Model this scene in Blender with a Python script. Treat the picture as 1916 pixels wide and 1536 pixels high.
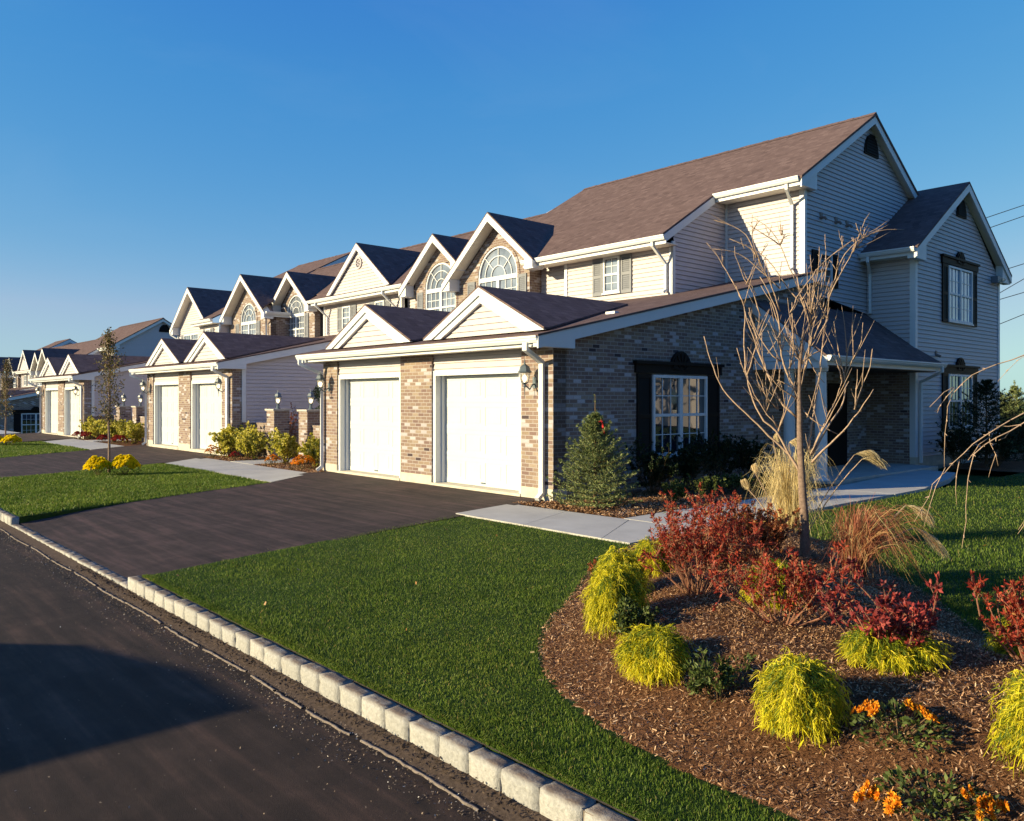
import bpy, math, random
import numpy as np
from math import sin, cos, pi, radians, hypot
from mathutils import Vector

random.seed(7)
rng = np.random.default_rng(7)
SC = bpy.context.scene
COL = SC.collection
for o in list(bpy.data.objects):
    bpy.data.objects.remove(o)

# ------------------------------------------------------------------ camera
F_PX, CX, HY = 1519.67, 958.0, 747.0
TH = radians(47.9026)
CAM_H = 1.75
cam = bpy.data.cameras.new('camera')
cam.sensor_fit = 'HORIZONTAL'
cam.sensor_width = 36.0
cam.lens = 36.0 * F_PX / 1916.0
cam.shift_y = -(768.0 - HY) / 1916.0
cam.clip_start = 0.05
cam.clip_end = 3000
co = bpy.data.objects.new('camera', cam)
co.location = (0, 0, CAM_H)
co.rotation_euler = (pi / 2, 0, TH)
COL.objects.link(co)
SC.camera = co

# ------------------------------------------------------------------ light
SUN_AZ = radians(65.0)      # direction in which shadows fall, from +X
SUN_EL = radians(15.0)
wd = bpy.data.worlds.new("World")
SC.world = wd
wd.use_nodes = True
nt = wd.node_tree
bg = nt.nodes['Background']
sky = nt.nodes.new('ShaderNodeTexSky')
sky.sky_type = 'NISHITA'
sky.sun_disc = False
sky.sun_elevation = SUN_EL
sdx, sdy = -cos(SUN_AZ), -sin(SUN_AZ)
sky.sun_rotation = math.atan2(sdx, sdy)
sky.altitude = 0
sky.air_density = 1.0
sky.dust_density = 0.1
sky.ozone_density = 4.8
hs = nt.nodes.new('ShaderNodeHueSaturation')
hs.inputs['Saturation'].default_value = 1.12
hs.inputs['Hue'].default_value = 0.5
nt.links.new(sky.outputs[0], hs.inputs['Color'])
tn = nt.nodes.new('ShaderNodeMix'); tn.data_type = 'RGBA'; tn.blend_type = 'MULTIPLY'
tn.inputs[0].default_value = 1.0
tn.inputs[7].default_value = (1.0, 1.0, 1.08, 1.0)
nt.links.new(hs.outputs[0], tn.inputs[6])
# film-like response of the sky: each channel a x^g
sc_n = nt.nodes.new('ShaderNodeSeparateColor'); cc_n = nt.nodes.new('ShaderNodeCombineColor')
nt.links.new(tn.outputs[2], sc_n.inputs[0])
sky_ch = []
SKY_K = 0.0895 * 2 ** 0.95      # visible level of the sky at this strength and exposure
for i_, (a_, g_e, lo_) in enumerate(((1.69, 1.2, 1.0), (0.75, 0.65, 1.27), (0.73, 0.22, 2.2))):
    m1 = nt.nodes.new('ShaderNodeMath'); m1.operation = 'MULTIPLY'; m1.inputs[1].default_value = SKY_K
    m2 = nt.nodes.new('ShaderNodeMath'); m2.operation = 'POWER'; m2.inputs[1].default_value = g_e
    m3 = nt.nodes.new('ShaderNodeMath'); m3.operation = 'MULTIPLY'; m3.inputs[1].default_value = a_ / SKY_K
    nt.links.new(sc_n.outputs[i_], m1.inputs[0]); nt.links.new(m1.outputs[0], m2.inputs[0])
    nt.links.new(m2.outputs[0], m3.inputs[0]); m4 = nt.nodes.new('ShaderNodeMath'); m4.operation = 'MULTIPLY'; m4.inputs[1].default_value = lo_      # the high, dark sky stays dark
    m5 = nt.nodes.new('ShaderNodeMath'); m5.operation = 'MINIMUM'
    nt.links.new(sc_n.outputs[i_], m4.inputs[0]); nt.links.new(m4.outputs[0], m5.inputs[0]); nt.links.new(m3.outputs[0], m5.inputs[1])
    sky_ch.append((m5 if i_ else m3).outputs[0])
mg_ = nt.nodes.new('ShaderNodeMath'); mg_.operation = 'MULTIPLY'; mg_.inputs[1].default_value = 0.67
mr_ = nt.nodes.new('ShaderNodeMath'); mr_.operation = 'MINIMUM'
nt.links.new(sky_ch[1], mg_.inputs[0]); nt.links.new(mg_.outputs[0], mr_.inputs[0]); nt.links.new(sky_ch[0], mr_.inputs[1])
nt.links.new(mr_.outputs[0], cc_n.inputs[0]); nt.links.new(sky_ch[1], cc_n.inputs[1]); nt.links.new(sky_ch[2], cc_n.inputs[2])
# very faint high cirrus
tcw = nt.nodes.new('ShaderNodeTexCoord'); mpw = nt.nodes.new('ShaderNodeMapping')
mpw.inputs['Scale'].default_value = (1.0, 2.2, 5.0); mpw.inputs['Rotation'].default_value = (0.2, 0.3, 0.5)
nzw = nt.nodes.new('ShaderNodeTexNoise'); nzw.inputs['Scale'].default_value = 1.6; nzw.inputs['Detail'].default_value = 6; nzw.inputs['Roughness'].default_value = 0.6; nzw.inputs['Distortion'].default_value = 0.6
rpw = nt.nodes.new('ShaderNodeValToRGB'); rpw.color_ramp.elements[0].position = 0.5; rpw.color_ramp.elements[1].position = 0.85
rpw.color_ramp.elements[1].color = (0.06, 0.06, 0.06, 1)
mxw = nt.nodes.new('ShaderNodeMix'); mxw.data_type = 'RGBA'; mxw.inputs[7].default_value = (0.5 / SKY_K, 0.62 / SKY_K, 0.8 / SKY_K, 1)
nt.links.new(tcw.outputs['Generated'], mpw.inputs[0]); nt.links.new(mpw.outputs[0], nzw.inputs['Vector'])
nt.links.new(nzw.outputs['Fac'], rpw.inputs[0]); nt.links.new(rpw.outputs[0], mxw.inputs[0])
nt.links.new(cc_n.outputs[0], mxw.inputs[6])
nt.links.new(mxw.outputs[2], bg.inputs['Color'])
bg.inputs['Strength'].default_value = 0.0895
sl = bpy.data.lights.new('sun', 'SUN')
sl.energy = 5.0
sl.angle = radians(0.5)
sl.color = (1.0, 0.83, 0.49)
so = bpy.data.objects.new('sun', sl)
d = Vector((cos(SUN_AZ) * cos(SUN_EL), sin(SUN_AZ) * cos(SUN_EL), -sin(SUN_EL)))
so.rotation_euler = d.to_track_quat('-Z', 'Y').to_euler()
so.location = (-20, -40, 30)
COL.objects.link(so)
SC.view_settings.view_transform = 'Standard'
SC.view_settings.look = 'None'
SC.view_settings.exposure = 0.95
SC.view_settings.gamma = 1.0
SC.view_settings.use_curve_mapping = False
SC.cycles.max_bounces = 6
SC.cycles.diffuse_bounces = 3
SC.cycles.transparent_max_bounces = 6

# ------------------------------------------------------------------ node helpers
class NT:
    def __init__(s, name):
        s.m = bpy.data.materials.new(name)
        s.m.use_nodes = True
        s.t = s.m.node_tree
        s.b = s.t.nodes['Principled BSDF']
    def n(s, typ, **kw):
        x = s.t.nodes.new(typ)
        for k, v in kw.items():
            setattr(x, k, v)
        return x
    def l(s, a, b):
        s.t.links.new(a, b)
    def inp(s, sock, v):
        if isinstance(v, (int, float)):
            sock.default_value = v
        elif isinstance(v, tuple):
            sock.default_value = v if len(v) == len(sock.default_value) else tuple(v) + (1.0,)
        else:
            s.l(v, sock)
    def math(s, op, a, b=0.0, c=0.0, clamp=False):
        x = s.n('ShaderNodeMath', operation=op)
        x.use_clamp = clamp
        s.inp(x.inputs[0], a); s.inp(x.inputs[1], b); s.inp(x.inputs[2], c)
        return x.outputs[0]
    def uv(s):
        return s.n('ShaderNodeTexCoord').outputs['UV']
    def obj(s):
        return s.n('ShaderNodeTexCoord').outputs['Object']
    def noise(s, vec, scale, detail=4.0, rough=0.6, dist=0.0):
        x = s.n('ShaderNodeTexNoise')
        s.l(vec, x.inputs['Vector'])
        x.inputs['Scale'].default_value = scale
        x.inputs['Detail'].default_value = detail
        x.inputs['Roughness'].default_value = rough
        x.inputs['Distortion'].default_value = dist
        return x.outputs['Fac']
    def ramp(s, fac, stops, interp='LINEAR'):
        x = s.n('ShaderNodeValToRGB')
        x.color_ramp.interpolation = interp
        el = x.color_ramp.elements
        while len(el) < len(stops):
            el.new(0.5)
        for e, (p, c) in zip(el, stops):
            e.position = p
            e.color = tuple(c) + (1.0,) if len(c) == 3 else c
        s.l(fac, x.inputs[0])
        return x.outputs[0]
    def mix(s, fac, a, b, mode='MIX'):
        x = s.n('ShaderNodeMix', data_type='RGBA', blend_type=mode)
        s.inp(x.inputs[0], fac); s.inp(x.inputs[6], a); s.inp(x.inputs[7], b)
        return x.outputs[2]
    def scalevec(s, vec, sc):
        x = s.n('ShaderNodeMapping')
        s.l(vec, x.inputs['Vector'])
        x.inputs['Scale'].default_value = sc
        return x.outputs[0]
    def bump(s, h, strength, dist=0.01):
        x = s.n('ShaderNodeBump')
        x.inputs['Strength'].default_value = strength
        x.inputs['Distance'].default_value = dist
        s.l(h, x.inputs['Height'])
        s.l(x.outputs[0], s.b.inputs['Normal'])
    def set(s, col=None, rough=0.6, spec=0.3, metal=0.0):
        if col is not None:
            s.inp(s.b.inputs['Base Color'], col)
        s.inp(s.b.inputs['Roughness'], rough)
        s.b.inputs['Specular IOR Level'].default_value = spec
        s.b.inputs['Metallic'].default_value = metal
        return s.m

def plain(name, col, rough=0.6, spec=0.3, var=0.12, scale=6.0, metal=0.0, bump=0.0):
    m = NT(name)
    f = m.noise(m.obj(), scale, 5, 0.65)
    lo = tuple(c * (1 - var) for c in col)
    hi = tuple(min(1, c * (1 + var)) for c in col)
    c = m.ramp(f, [(0.3, lo), (0.7, hi)])
    if bump:
        m.bump(m.noise(m.obj(), scale * 12, 3), bump, 0.01)
    return m.set(c, rough, spec, metal)

def cellmat(name, w, h, stops, mortar=None, mw=0.01, mortar_h=None, stagger=0.5, rough=0.85, bump=0.4, spec=0.15, big=0.12, interp='CONSTANT', jit=0.0):
    """rows of staggered units (bricks, shingles), one random colour each"""
    m = NT(name)
    sp = m.n('ShaderNodeSeparateXYZ')
    m.l(m.uv(), sp.inputs[0])
    u, v = sp.outputs[0], sp.outputs[1]
    rowf = m.math('DIVIDE', v, h)
    row = m.math('FLOOR', rowf)
    fv = m.math('SUBTRACT', rowf, row)
    if jit:
        wn0 = m.n('ShaderNodeTexWhiteNoise', noise_dimensions='1D')
        m.l(row, wn0.inputs['W'])
        off = m.math('MULTIPLY', wn0.outputs['Value'], 7.3)
    else:
        off = m.math('MULTIPLY', m.math('MODULO', m.math('ABSOLUTE', row), 2.0), stagger)
    colf = m.math('ADD', m.math('DIVIDE', u, w), off)
    colm = m.math('FLOOR', colf)
    fu = m.math('SUBTRACT', colf, colm)
    cb = m.n('ShaderNodeCombineXYZ')
    m.l(colm, cb.inputs[0]); m.l(row, cb.inputs[1])
    wn = m.n('ShaderNodeTexWhiteNoise', noise_dimensions='3D')
    m.l(cb.outputs[0], wn.inputs['Vector'])
    c = m.ramp(wn.outputs['Value'], stops, interp)
    nf = m.noise(m.uv(), 30.0, 4, 0.7)
    c = m.mix(0.35, c, m.ramp(nf, [(0.3, (0.55, 0.55, 0.55)), (0.7, (1.25, 1.25, 1.25))]), 'MULTIPLY')
    bf = m.noise(m.uv(), 0.5, 3, 0.6)
    c = m.mix(1.0, c, m.ramp(bf, [(0.3, (1 - big,) * 3), (0.7, (1 + big,) * 3)]), 'MULTIPLY')
    hgt = None
    if mortar is not None:
        eu = m.math('MULTIPLY', m.math('MINIMUM', fu, m.math('SUBTRACT', 1.0, fu)), w)
        ev = m.math('MULTIPLY', m.math('MINIMUM', fv, m.math('SUBTRACT', 1.0, fv)), h)
        e = m.math('MINIMUM', eu, ev)
        e = m.math('ADD', e, m.math('MULTIPLY', m.math('SUBTRACT', m.noise(m.uv(), 60.0, 2), 0.5), 0.005))
        k = m.math('DIVIDE', m.math('SUBTRACT', e, mw * 0.35), mw * 0.35, clamp=True)
        c = m.mix(k, mortar, c)
        hgt = m.math('ADD', k, m.math('MULTIPLY', nf, 0.4))
    else:
        # overlapping shingle: dark butt line and tab slots
        e1 = m.math('DIVIDE', fv, 0.12, clamp=True)
        eu = m.math('MULTIPLY', m.math('MINIMUM', fu, m.math('SUBTRACT', 1.0, fu)), w)
        e2 = m.math('DIVIDE', eu, 0.008, clamp=True)
        e = m.math('MULTIPLY', e1, m.math('ADD', m.math('MULTIPLY', e2, 0.5), 0.5))
        c = m.mix(m.math('ADD', m.math('MULTIPLY', e, 0.45), 0.55, clamp=True), (0.02, 0.016, 0.015), c)
        hgt = m.math('ADD', m.math('SUBTRACT', 1.0, fv), m.math('MULTIPLY', nf, 0.5))
        hgt = m.math('ADD', hgt, m.math('MULTIPLY', wn.outputs['Value'], 0.6))
    m.bump(hgt, bump, 0.012)
    return m.set(c, rough, spec)

def leafmat(name, stops, rough=0.55, trans=0.35, spec=0.25, patch=None):
    m = NT(name)
    g = m.n('ShaderNodeNewGeometry')
    c = m.ramp(g.outputs['Random Per Island'], stops)
    nf = m.noise(m.obj(), 2.2, 2)
    c = m.mix(0.6, c, m.ramp(nf, [(0.3, (0.7, 0.7, 0.7)), (0.7, (1.25, 1.25, 1.25))]), 'MULTIPLY')
    if patch:
        nb = m.noise(m.obj(), 0.55, 5, 0.65)
        c = m.mix(1.0, c, m.ramp(nb, [(0.3, patch[0]), (0.7, patch[1])]), 'MULTIPLY')
    m.set(c, rough, spec)
    if trans > 0:
        tr = m.n('ShaderNodeBsdfTranslucent')
        m.l(c, tr.inputs['Color'])
        mx = m.n('ShaderNodeMixShader')
        mx.inputs[0].default_value = trans
        m.l(m.b.outputs[0], mx.inputs[1]); m.l(tr.outputs[0], mx.inputs[2])
        out = [n for n in m.t.nodes if n.type == 'OUTPUT_MATERIAL'][0]
        m.l(mx.outputs[0], out.inputs[0])
    return m.m

# ------------------------------------------------------------------ materials
M = {}
def siding_mat(name, col):
    m = NT(name)
    sp = m.n('ShaderNodeSeparateXYZ'); m.l(m.uv(), sp.inputs[0])
    rw = m.math('FLOOR', m.math('DIVIDE', sp.outputs[1], 0.112))
    wn = m.n('ShaderNodeTexWhiteNoise', noise_dimensions='1D'); m.l(rw, wn.inputs['W'])
    k = m.math('ADD', m.math('MULTIPLY', wn.outputs['Value'], 0.05), 0.97)
    nf = m.noise(m.uv(), 0.8, 4, 0.6)
    c = m.ramp(nf, [(0.3, tuple(x * .95 for x in col)), (0.7, col)])
    cm = m.n('ShaderNodeCombineXYZ')
    for i in range(3): m.l(k, cm.inputs[i])
    c = m.mix(1.0, c, cm.outputs[0], 'MULTIPLY')
    m.bump(m.noise(m.scalevec(m.uv(), (3, 60, 1)), 1.0, 3), 0.06, 0.004)
    return m.set(c, 0.5, 0.25)
M['siding'] = siding_mat('cream_vinyl_siding', (0.52, 0.475, 0.505))
M['white'] = plain('white_trim_paint', (0.64, 0.66, 0.70), 0.45, 0.35, 0.05, 1.5)
M['door'] = plain('white_door_paint', (0.56, 0.57, 0.575), 0.4, 0.35, 0.03, 1.0)
M['brick'] = cellmat('tumbled_brick', 0.195, 0.07, [
    (0.0, (0.215, 0.152, 0.13)), (0.2, (0.245, 0.18, 0.145)), (0.38, (0.185, 0.125, 0.115)), (0.5, (0.255, 0.195, 0.15)),
    (0.62, (0.22, 0.158, 0.135)), (0.78, (0.40, 0.37, 0.40)), (0.87, (0.30, 0.24, 0.195)), (0.95, (0.07, 0.05, 0.055)), (0.97, (0.44, 0.41, 0.44))],
    mortar=(0.34, 0.305, 0.30), mw=0.013)
M['roof'] = cellmat('asphalt_shingles', 0.17, 0.14, [
    (0.0, (0.128, 0.088, 0.084)), (0.3, (0.158, 0.109, 0.104)), (0.55, (0.138, 0.095, 0.091)), (0.8, (0.18, 0.126, 0.12)), (1.0, (0.112, 0.077, 0.074))],
    rough=0.95, bump=0.9, spec=0.03, big=0.05, interp='LINEAR', jit=1.0)
M['shutter'] = plain('grey_shutter_paint', (0.17, 0.18, 0.215), 0.5, 0.3, 0.08)
M['dark'] = plain('black_shutter_paint', (0.011, 0.008, 0.008), 0.6, 0.12, 0.2)
M['black'] = plain('black_metal', (0.03, 0.032, 0.035), 0.35, 0.5, 0.2)
M['pewter'] = plain('blue_grey_metal', (0.09, 0.12, 0.15), 0.4, 0.5, 0.2)
M['concrete'] = plain('concrete', (0.46, 0.43, 0.39), 0.85, 0.2, 0.12, 3.0, bump=0.25)
M['found'] = plain('foundation_concrete', (0.52, 0.48, 0.41), 0.9, 0.2, 0.15, 5.0, bump=0.3)
M['soffit'] = plain('soffit_vinyl', (0.74, 0.70, 0.62), 0.55, 0.25, 0.05)
M['wood'] = plain('darkened_ceiling_wood', (0.07, 0.045, 0.03), 0.6, 0.3, 0.25)
M['vent'] = plain('beige_vent_plastic', (0.22, 0.17, 0.16), 0.5, 0.3, 0.1)

def glass_mat(name, base, rough, spec=1.0, metal=0.0):
    m = NT(name)
    nf = m.noise(m.obj(), 1.3, 3, 0.6)
    c = m.ramp(nf, [(0.35, tuple(x * .6 for x in base)), (0.65, tuple(x * 1.3 for x in base))])
    m.bump(m.noise(m.obj(), 1.7, 1), 0.12, 0.02)
    m.set(c, rough, spec, metal)
    m.b.inputs['IOR'].default_value = 1.8
    return m.m
M['glass'] = glass_mat('window_glass', (0.19, 0.22, 0.28), 0.04)  # reflected sky and pale curtains put into the base colour
M['glass_dark'] = glass_mat('dark_window_glass', (0.012, 0.016, 0.03), 0.02)
M['glass_pale'] = glass_mat('skylit_curtain_glass', (0.22, 0.36, 0.55), 0.05)  # white curtains with the blue sky light put into the base colour
M['curtain'] = plain('curtain', (0.45, 0.47, 0.5), 0.8, 0.1, 0.15, 3.0)
def lamp_glass():
    m = NT('lantern_glass')
    m.set((0.75, 0.7, 0.6), 0.15, 0.6)
    tr = m.n('ShaderNodeBsdfTransparent'); mx = m.n('ShaderNodeMixShader'); mx.inputs[0].default_value = 0.65
    m.l(m.b.outputs[0], mx.inputs[1]); m.l(tr.outputs[0], mx.inputs[2])
    m.l(mx.outputs[0], [n for n in m.t.nodes if n.type == 'OUTPUT_MATERIAL'][0].inputs[0])
    return m.m
M['lampglass'] = lamp_glass()
M['bulb'] = plain('frosted_bulb', (0.9, 0.85, 0.7), 0.3, 0.5, 0.02)
M['bulb'].node_tree.nodes['Principled BSDF'].inputs['Emission Color'].default_value = (1.0, 0.8, 0.5, 1)
M['bulb'].node_tree.nodes['Principled BSDF'].inputs['Emission Strength'].default_value = 2.5      # the lanterns are lit in the photo

# ------------------------------------------------------------------ mesh helpers
def tag(o, label=None, cat=None, group=None, kind=None):
    if label: o['label'] = label
    if cat: o['category'] = cat
    if group: o['group'] = group
    if kind: o['kind'] = kind
    return o

def empty(name, loc=(0, 0, 0), label=None, cat=None, group=None, rz=0.0):
    o = bpy.data.objects.new(name, None)
    o.empty_display_size = 0.2
    o.location = loc
    o.rotation_euler = (0, 0, rz)
    COL.objects.link(o)
    return tag(o, label, cat, group)

def link(name, me, parent=None, loc=None):
    o = bpy.data.objects.new(name, me)
    COL.objects.link(o)
    if parent is not None:
        o.parent = parent
    if loc is not None:
        o.location = loc
    return o

def box_uv(me):
    n = len(me.loops)
    if not n: return
    co_ = np.empty(len(me.vertices) * 3, np.float32); me.vertices.foreach_get('co', co_); co_ = co_.reshape(-1, 3)
    li = np.empty(n, np.int32); me.loops.foreach_get('vertex_index', li)
    nm = np.empty(len(me.polygons) * 3, np.float32); me.polygons.foreach_get('normal', nm); nm = nm.reshape(-1, 3)
    lt = np.empty(len(me.polygons), np.int32); me.polygons.foreach_get('loop_total', lt)
    N = np.repeat(nm, lt, axis=0)
    P = co_[li]
    U = np.stack([-N[:, 1], N[:, 0], np.zeros(n)], 1)
    ln = np.linalg.norm(U, axis=1)
    flat = ln < 0.05
    U[flat] = (1, 0, 0); ln[flat] = 1
    U /= ln[:, None]
    V = np.cross(N, U)
    uv = np.stack([(P * U).sum(1), (P * V).sum(1)], 1)
    lay = me.uv_layers.new(name='UVMap')
    lay.data.foreach_set('uv', uv.astype(np.float32).ravel())

class MB:
    def __init__(s):
        s.v = []; s.f = []; s.mi = []
        s.cur = 0
    def face(s, pts, want=None):
        pts = [Vector(p) for p in pts]
        if want is not None:
            nrm = Vector((0, 0, 0))
            for i in range(len(pts)):
                nrm += pts[i].cross(pts[(i + 1) % len(pts)])
            if nrm.dot(Vector(want)) < 0:
                pts.reverse()
        b = len(s.v)
        s.v += [tuple(p) for p in pts]
        s.f.append(tuple(range(b, b + len(pts)))); s.mi.append(s.cur)
    def box(s, x0, x1, y0, y1, z0, z1):
        x0, x1 = min(x0, x1), max(x0, x1); y0, y1 = min(y0, y1), max(y0, y1); z0, z1 = min(z0, z1), max(z0, z1)
        b = len(s.v)
        s.v += [(x, y, z) for x in (x0, x1) for y in (y0, y1) for z in (z0, z1)]
        for q in ((0, 1, 3, 2), (4, 6, 7, 5), (0, 4, 5, 1), (2, 3, 7, 6), (0, 2, 6, 4), (1, 5, 7, 3)):
            s.f.append(tuple(b + i for i in q)); s.mi.append(s.cur)
        return s
    def prism(s, poly, off):
        """poly: 3D points (planar), extruded by vector off"""
        a = [Vector(p) for p in poly]; o = Vector(off)
        nrm = Vector((0, 0, 0))
        for i in range(len(a)):
            nrm += a[i].cross(a[(i + 1) % len(a)])
        if nrm.dot(o) > 0:
            a.reverse()
        b = len(s.v); n = len(a)
        s.v += [tuple(p) for p in a] + [tuple(p + o) for p in a]
        s.f.append(tuple(range(b, b + n))); s.mi.append(s.cur)
        s.f.append(tuple(range(b + 2 * n - 1, b + n - 1, -1))); s.mi.append(s.cur)
        for i in range(n):
            j = (i + 1) % n
            s.f.append((b + j, b + i, b + n + i, b + n + j)); s.mi.append(s.cur)
        return s
    def tube(s, pts, r, k=8, cap=True):
        pts = [Vector(p) for p in pts]
        rs = r if isinstance(r, (list, tuple)) else [r] * len(pts)
        rings = []
        pn = None
        for i, p in enumerate(pts):
            t = (pts[min(i + 1, len(pts) - 1)] - pts[max(i - 1, 0)]).normalized()
            if pn is None:
                a = Vector((0, 0, 1)) if abs(t.z) < 0.9 else Vector((1, 0, 0))
                pn = t.cross(a).normalized()
            else:
                pn = (pn - t * pn.dot(t)).normalized()
            q = t.cross(pn)
            b = len(s.v)
            for j in range(k):
                an = 2 * pi * j / k
                s.v.append(tuple(p + (pn * cos(an) + q * sin(an)) * rs[i]))
            rings.append(b)
        for a, b in zip(rings, rings[1:]):
            for j in range(k):
                j2 = (j + 1) % k
                s.f.append((a + j, a + j2, b + j2, b + j)); s.mi.append(s.cur)
        if cap:
            s.f.append(tuple(rings[0] + j for j in reversed(range(k)))); s.mi.append(s.cur)
            s.f.append(tuple(rings[-1] + j for j in range(k))); s.mi.append(s.cur)
        return s
    def rectpipe(s, pts, w=0.07, dpt=0.055):
        """downspout: rectangular pipe along a path lying in a vertical plane"""
        pts = [Vector(p) for p in pts]
        hd = Vector((pts[-1] - pts[0]).to_2d().to_3d())
        side = None
        for i in range(len(pts) - 1):
            e = (pts[i + 1] - pts[i])
            if hypot(e.x, e.y) > 1e-4:
                side = Vector((-e.y, e.x, 0)).normalized(); break
        if side is None:
            side = Vector((1, 0, 0))
        rings = []
        for i, p in enumerate(pts):
            t1 = (pts[i] - pts[i - 1]).normalized() if i else None
            t2 = (pts[i + 1] - pts[i]).normalized() if i < len(pts) - 1 else None
            t = ((t1 or t2) + (t2 or t1)).normalized()
            q = t.cross(side).normalized()
            sc_ = 1.0
            if t1 and t2:
                sc_ = 1.0 / max(0.5, t.dot(t1))
            b = len(s.v)
            for (a, c) in ((-1, -1), (1, -1), (1, 1), (-1, 1)):
                s.v.append(tuple(p + side * a * w / 2 + q * c * dpt / 2 * sc_))
            rings.append(b)
        for a, b in zip(rings, rings[1:]):
            for j in range(4):
                j2 = (j + 1) % 4
                s.f.append((a + j, a + j2, b + j2, b + j)); s.mi.append(s.cur)
        s.f.append(tuple(rings[0] + j for j in range(3, -1, -1))); s.mi.append(s.cur)
        s.f.append(tuple(rings[-1] + j for j in range(4))); s.mi.append(s.cur)
        return s
    def lathe(s, prof, c=(0, 0, 0), k=10):
        rings = []
        for r, z in prof:
            b = len(s.v)
            for j in range(k):
                a = 2 * pi * (j + .5) / k
                s.v.append((c[0] + r * cos(a), c[1] + r * sin(a), c[2] + z))
            rings.append(b)
        for a, b in zip(rings, rings[1:]):
            for j in range(k):
                j2 = (j + 1) % k
                s.f.append((a + j, a + j2, b + j2, b + j)); s.mi.append(s.cur)
        s.f.append(tuple(rings[0] + j for j in reversed(range(k)))); s.mi.append(s.cur)
        s.f.append(tuple(rings[-1] + j for j in range(k))); s.mi.append(s.cur)
        return s
    def build(s, name, mats, parent=None, smooth=False, loc=None):
        me = bpy.data.meshes.new(name)
        me.from_pydata(s.v, [], s.f)
        if not isinstance(mats, (list, tuple)): mats = [mats]
        for m in mats: me.materials.append(m)
        me.polygons.foreach_set('material_index', s.mi)
        if smooth:
            me.polygons.foreach_set('use_smooth', [True] * len(me.polygons))
        me.update()
        box_uv(me)
        return link(name, me, parent, loc)

def np_mesh(name, V, Fc, mats, parent=None, loc=None, mi=None, smooth=False):
    """V (n,3), Fc (m,k) -> object"""
    V = np.ascontiguousarray(V, np.float32); Fc = np.ascontiguousarray(Fc, np.int32)
    me = bpy.data.meshes.new(name)
    me.vertices.add(len(V)); me.vertices.foreach_set('co', V.ravel())
    m, k = Fc.shape
    me.loops.add(m * k); me.loops.foreach_set('vertex_index', Fc.ravel())
    me.polygons.add(m)
    me.polygons.foreach_set('loop_start', np.arange(0, m * k, k, dtype=np.int32))
    if not isinstance(mats, (list, tuple)): mats = [mats]
    for x in mats: me.materials.append(x)
    if mi is not None:
        me.polygons.foreach_set('material_index', np.ascontiguousarray(mi, np.int32))
    if smooth:
        me.polygons.foreach_set('use_smooth', np.ones(m, bool))
    me.update(calc_edges=True)
    return link(name, me, parent, loc)

# ---- wall frames: (origin, u direction, outward normal)
def FR(y):   # faces the street (-Y); u = world x
    return (Vector((0, y, 0)), Vector((1, 0, 0)), Vector((0, -1, 0)))
def SD(x):   # faces +X; u = world y
    return (Vector((x, 0, 0)), Vector((0, 1, 0)), Vector((1, 0, 0)))
def W(fr, u, z, o=0.0):
    return fr[0] + fr[1] * u + Vector((0, 0, z)) + fr[2] * o
def fbox(mb, fr, u0, u1, z0, z1, o0, o1):
    a = W(fr, u0, z0, o0); b = W(fr, u1, z1, o1)
    mb.box(a.x, b.x, a.y, b.y, a.z, b.z)

def clip_strip(poly, z0, z1):
    def clip(pl, z, keep_above):
        out = []
        for i in range(len(pl)):
            a, b = pl[i - 1], pl[i]
            ia = (a[1] >= z) if keep_above else (a[1] <= z)
            ib = (b[1] >= z) if keep_above else (b[1] <= z)
            if ia != ib:
                t = (z - a[1]) / (b[1] - a[1])
                out.append((a[0] + t * (b[0] - a[0]), z))
            if ib: out.append(b)
        return out
    p = clip(poly, z0, True)
    return clip(p, z1, False) if len(p) > 2 else []

def lap(mb, fr, poly, e=0.112, dep=0.02, o=0.0):
    """real clapboard courses clipped to a polygon (u,z)"""
    zs = [p[1] for p in poly]
    i = math.floor(min(zs) / e)
    while i * e < max(zs):
        z0, z1 = i * e, i * e + e
        gr = .008
        p = clip_strip(poly, z0, z1 - gr)
        i += 1
        if len(p) < 3: continue
        pts = [W(fr, u, z, o + dep * (1 - (z - z0) / e)) for u, z in p]
        mb.face(pts, fr[2])
        lo = sorted([q for q in p if abs(q[1] - z0) < 1e-6])
        if len(lo) >= 2:
            a, b = lo[0][0], lo[-1][0]
            mb.face([W(fr, a, z0, o - .02), W(fr, b, z0, o - .02), W(fr, b, z0, o + dep), W(fr, a, z0, o + dep)], (0, 0, -1))
        # lock groove above the course, in the shade of the next one
        g = clip_strip(poly, z1 - gr, z1)
        if len(g) >= 3:
            mb.face([W(fr, u, z, o - .02) for u, z in g], fr[2])
            zz = z1 - gr
            hi = sorted([q for q in g if abs(q[1] - zz) < 1e-6])
            if len(hi) >= 2:
                a, b = hi[0][0], hi[-1][0]; q_ = dep * (1 - (zz - z0) / e)
                mb.face([W(fr, a, zz, o - .02), W(fr, b, zz, o - .02), W(fr, b, zz, o + q_), W(fr, a, zz, o + q_)], (0, 0, 1))

def flatwall(mb, fr, poly, o=0.0, th=0.12):
    mb.prism([W(fr, u, z, o) for u, z in poly], -fr[2] * th)

exec_parts = []

# ================================================================== townhouse row
ROOT = None
OFF = Vector((0, 0, 0))
def part(mb, name, mats, parent=None, smooth=False):
    if not mb.f: return None
    if parent is None:
        return mb.build(name, mats, ROOT, smooth, loc=-OFF)
    return mb.build(name, mats, parent, smooth)

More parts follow.
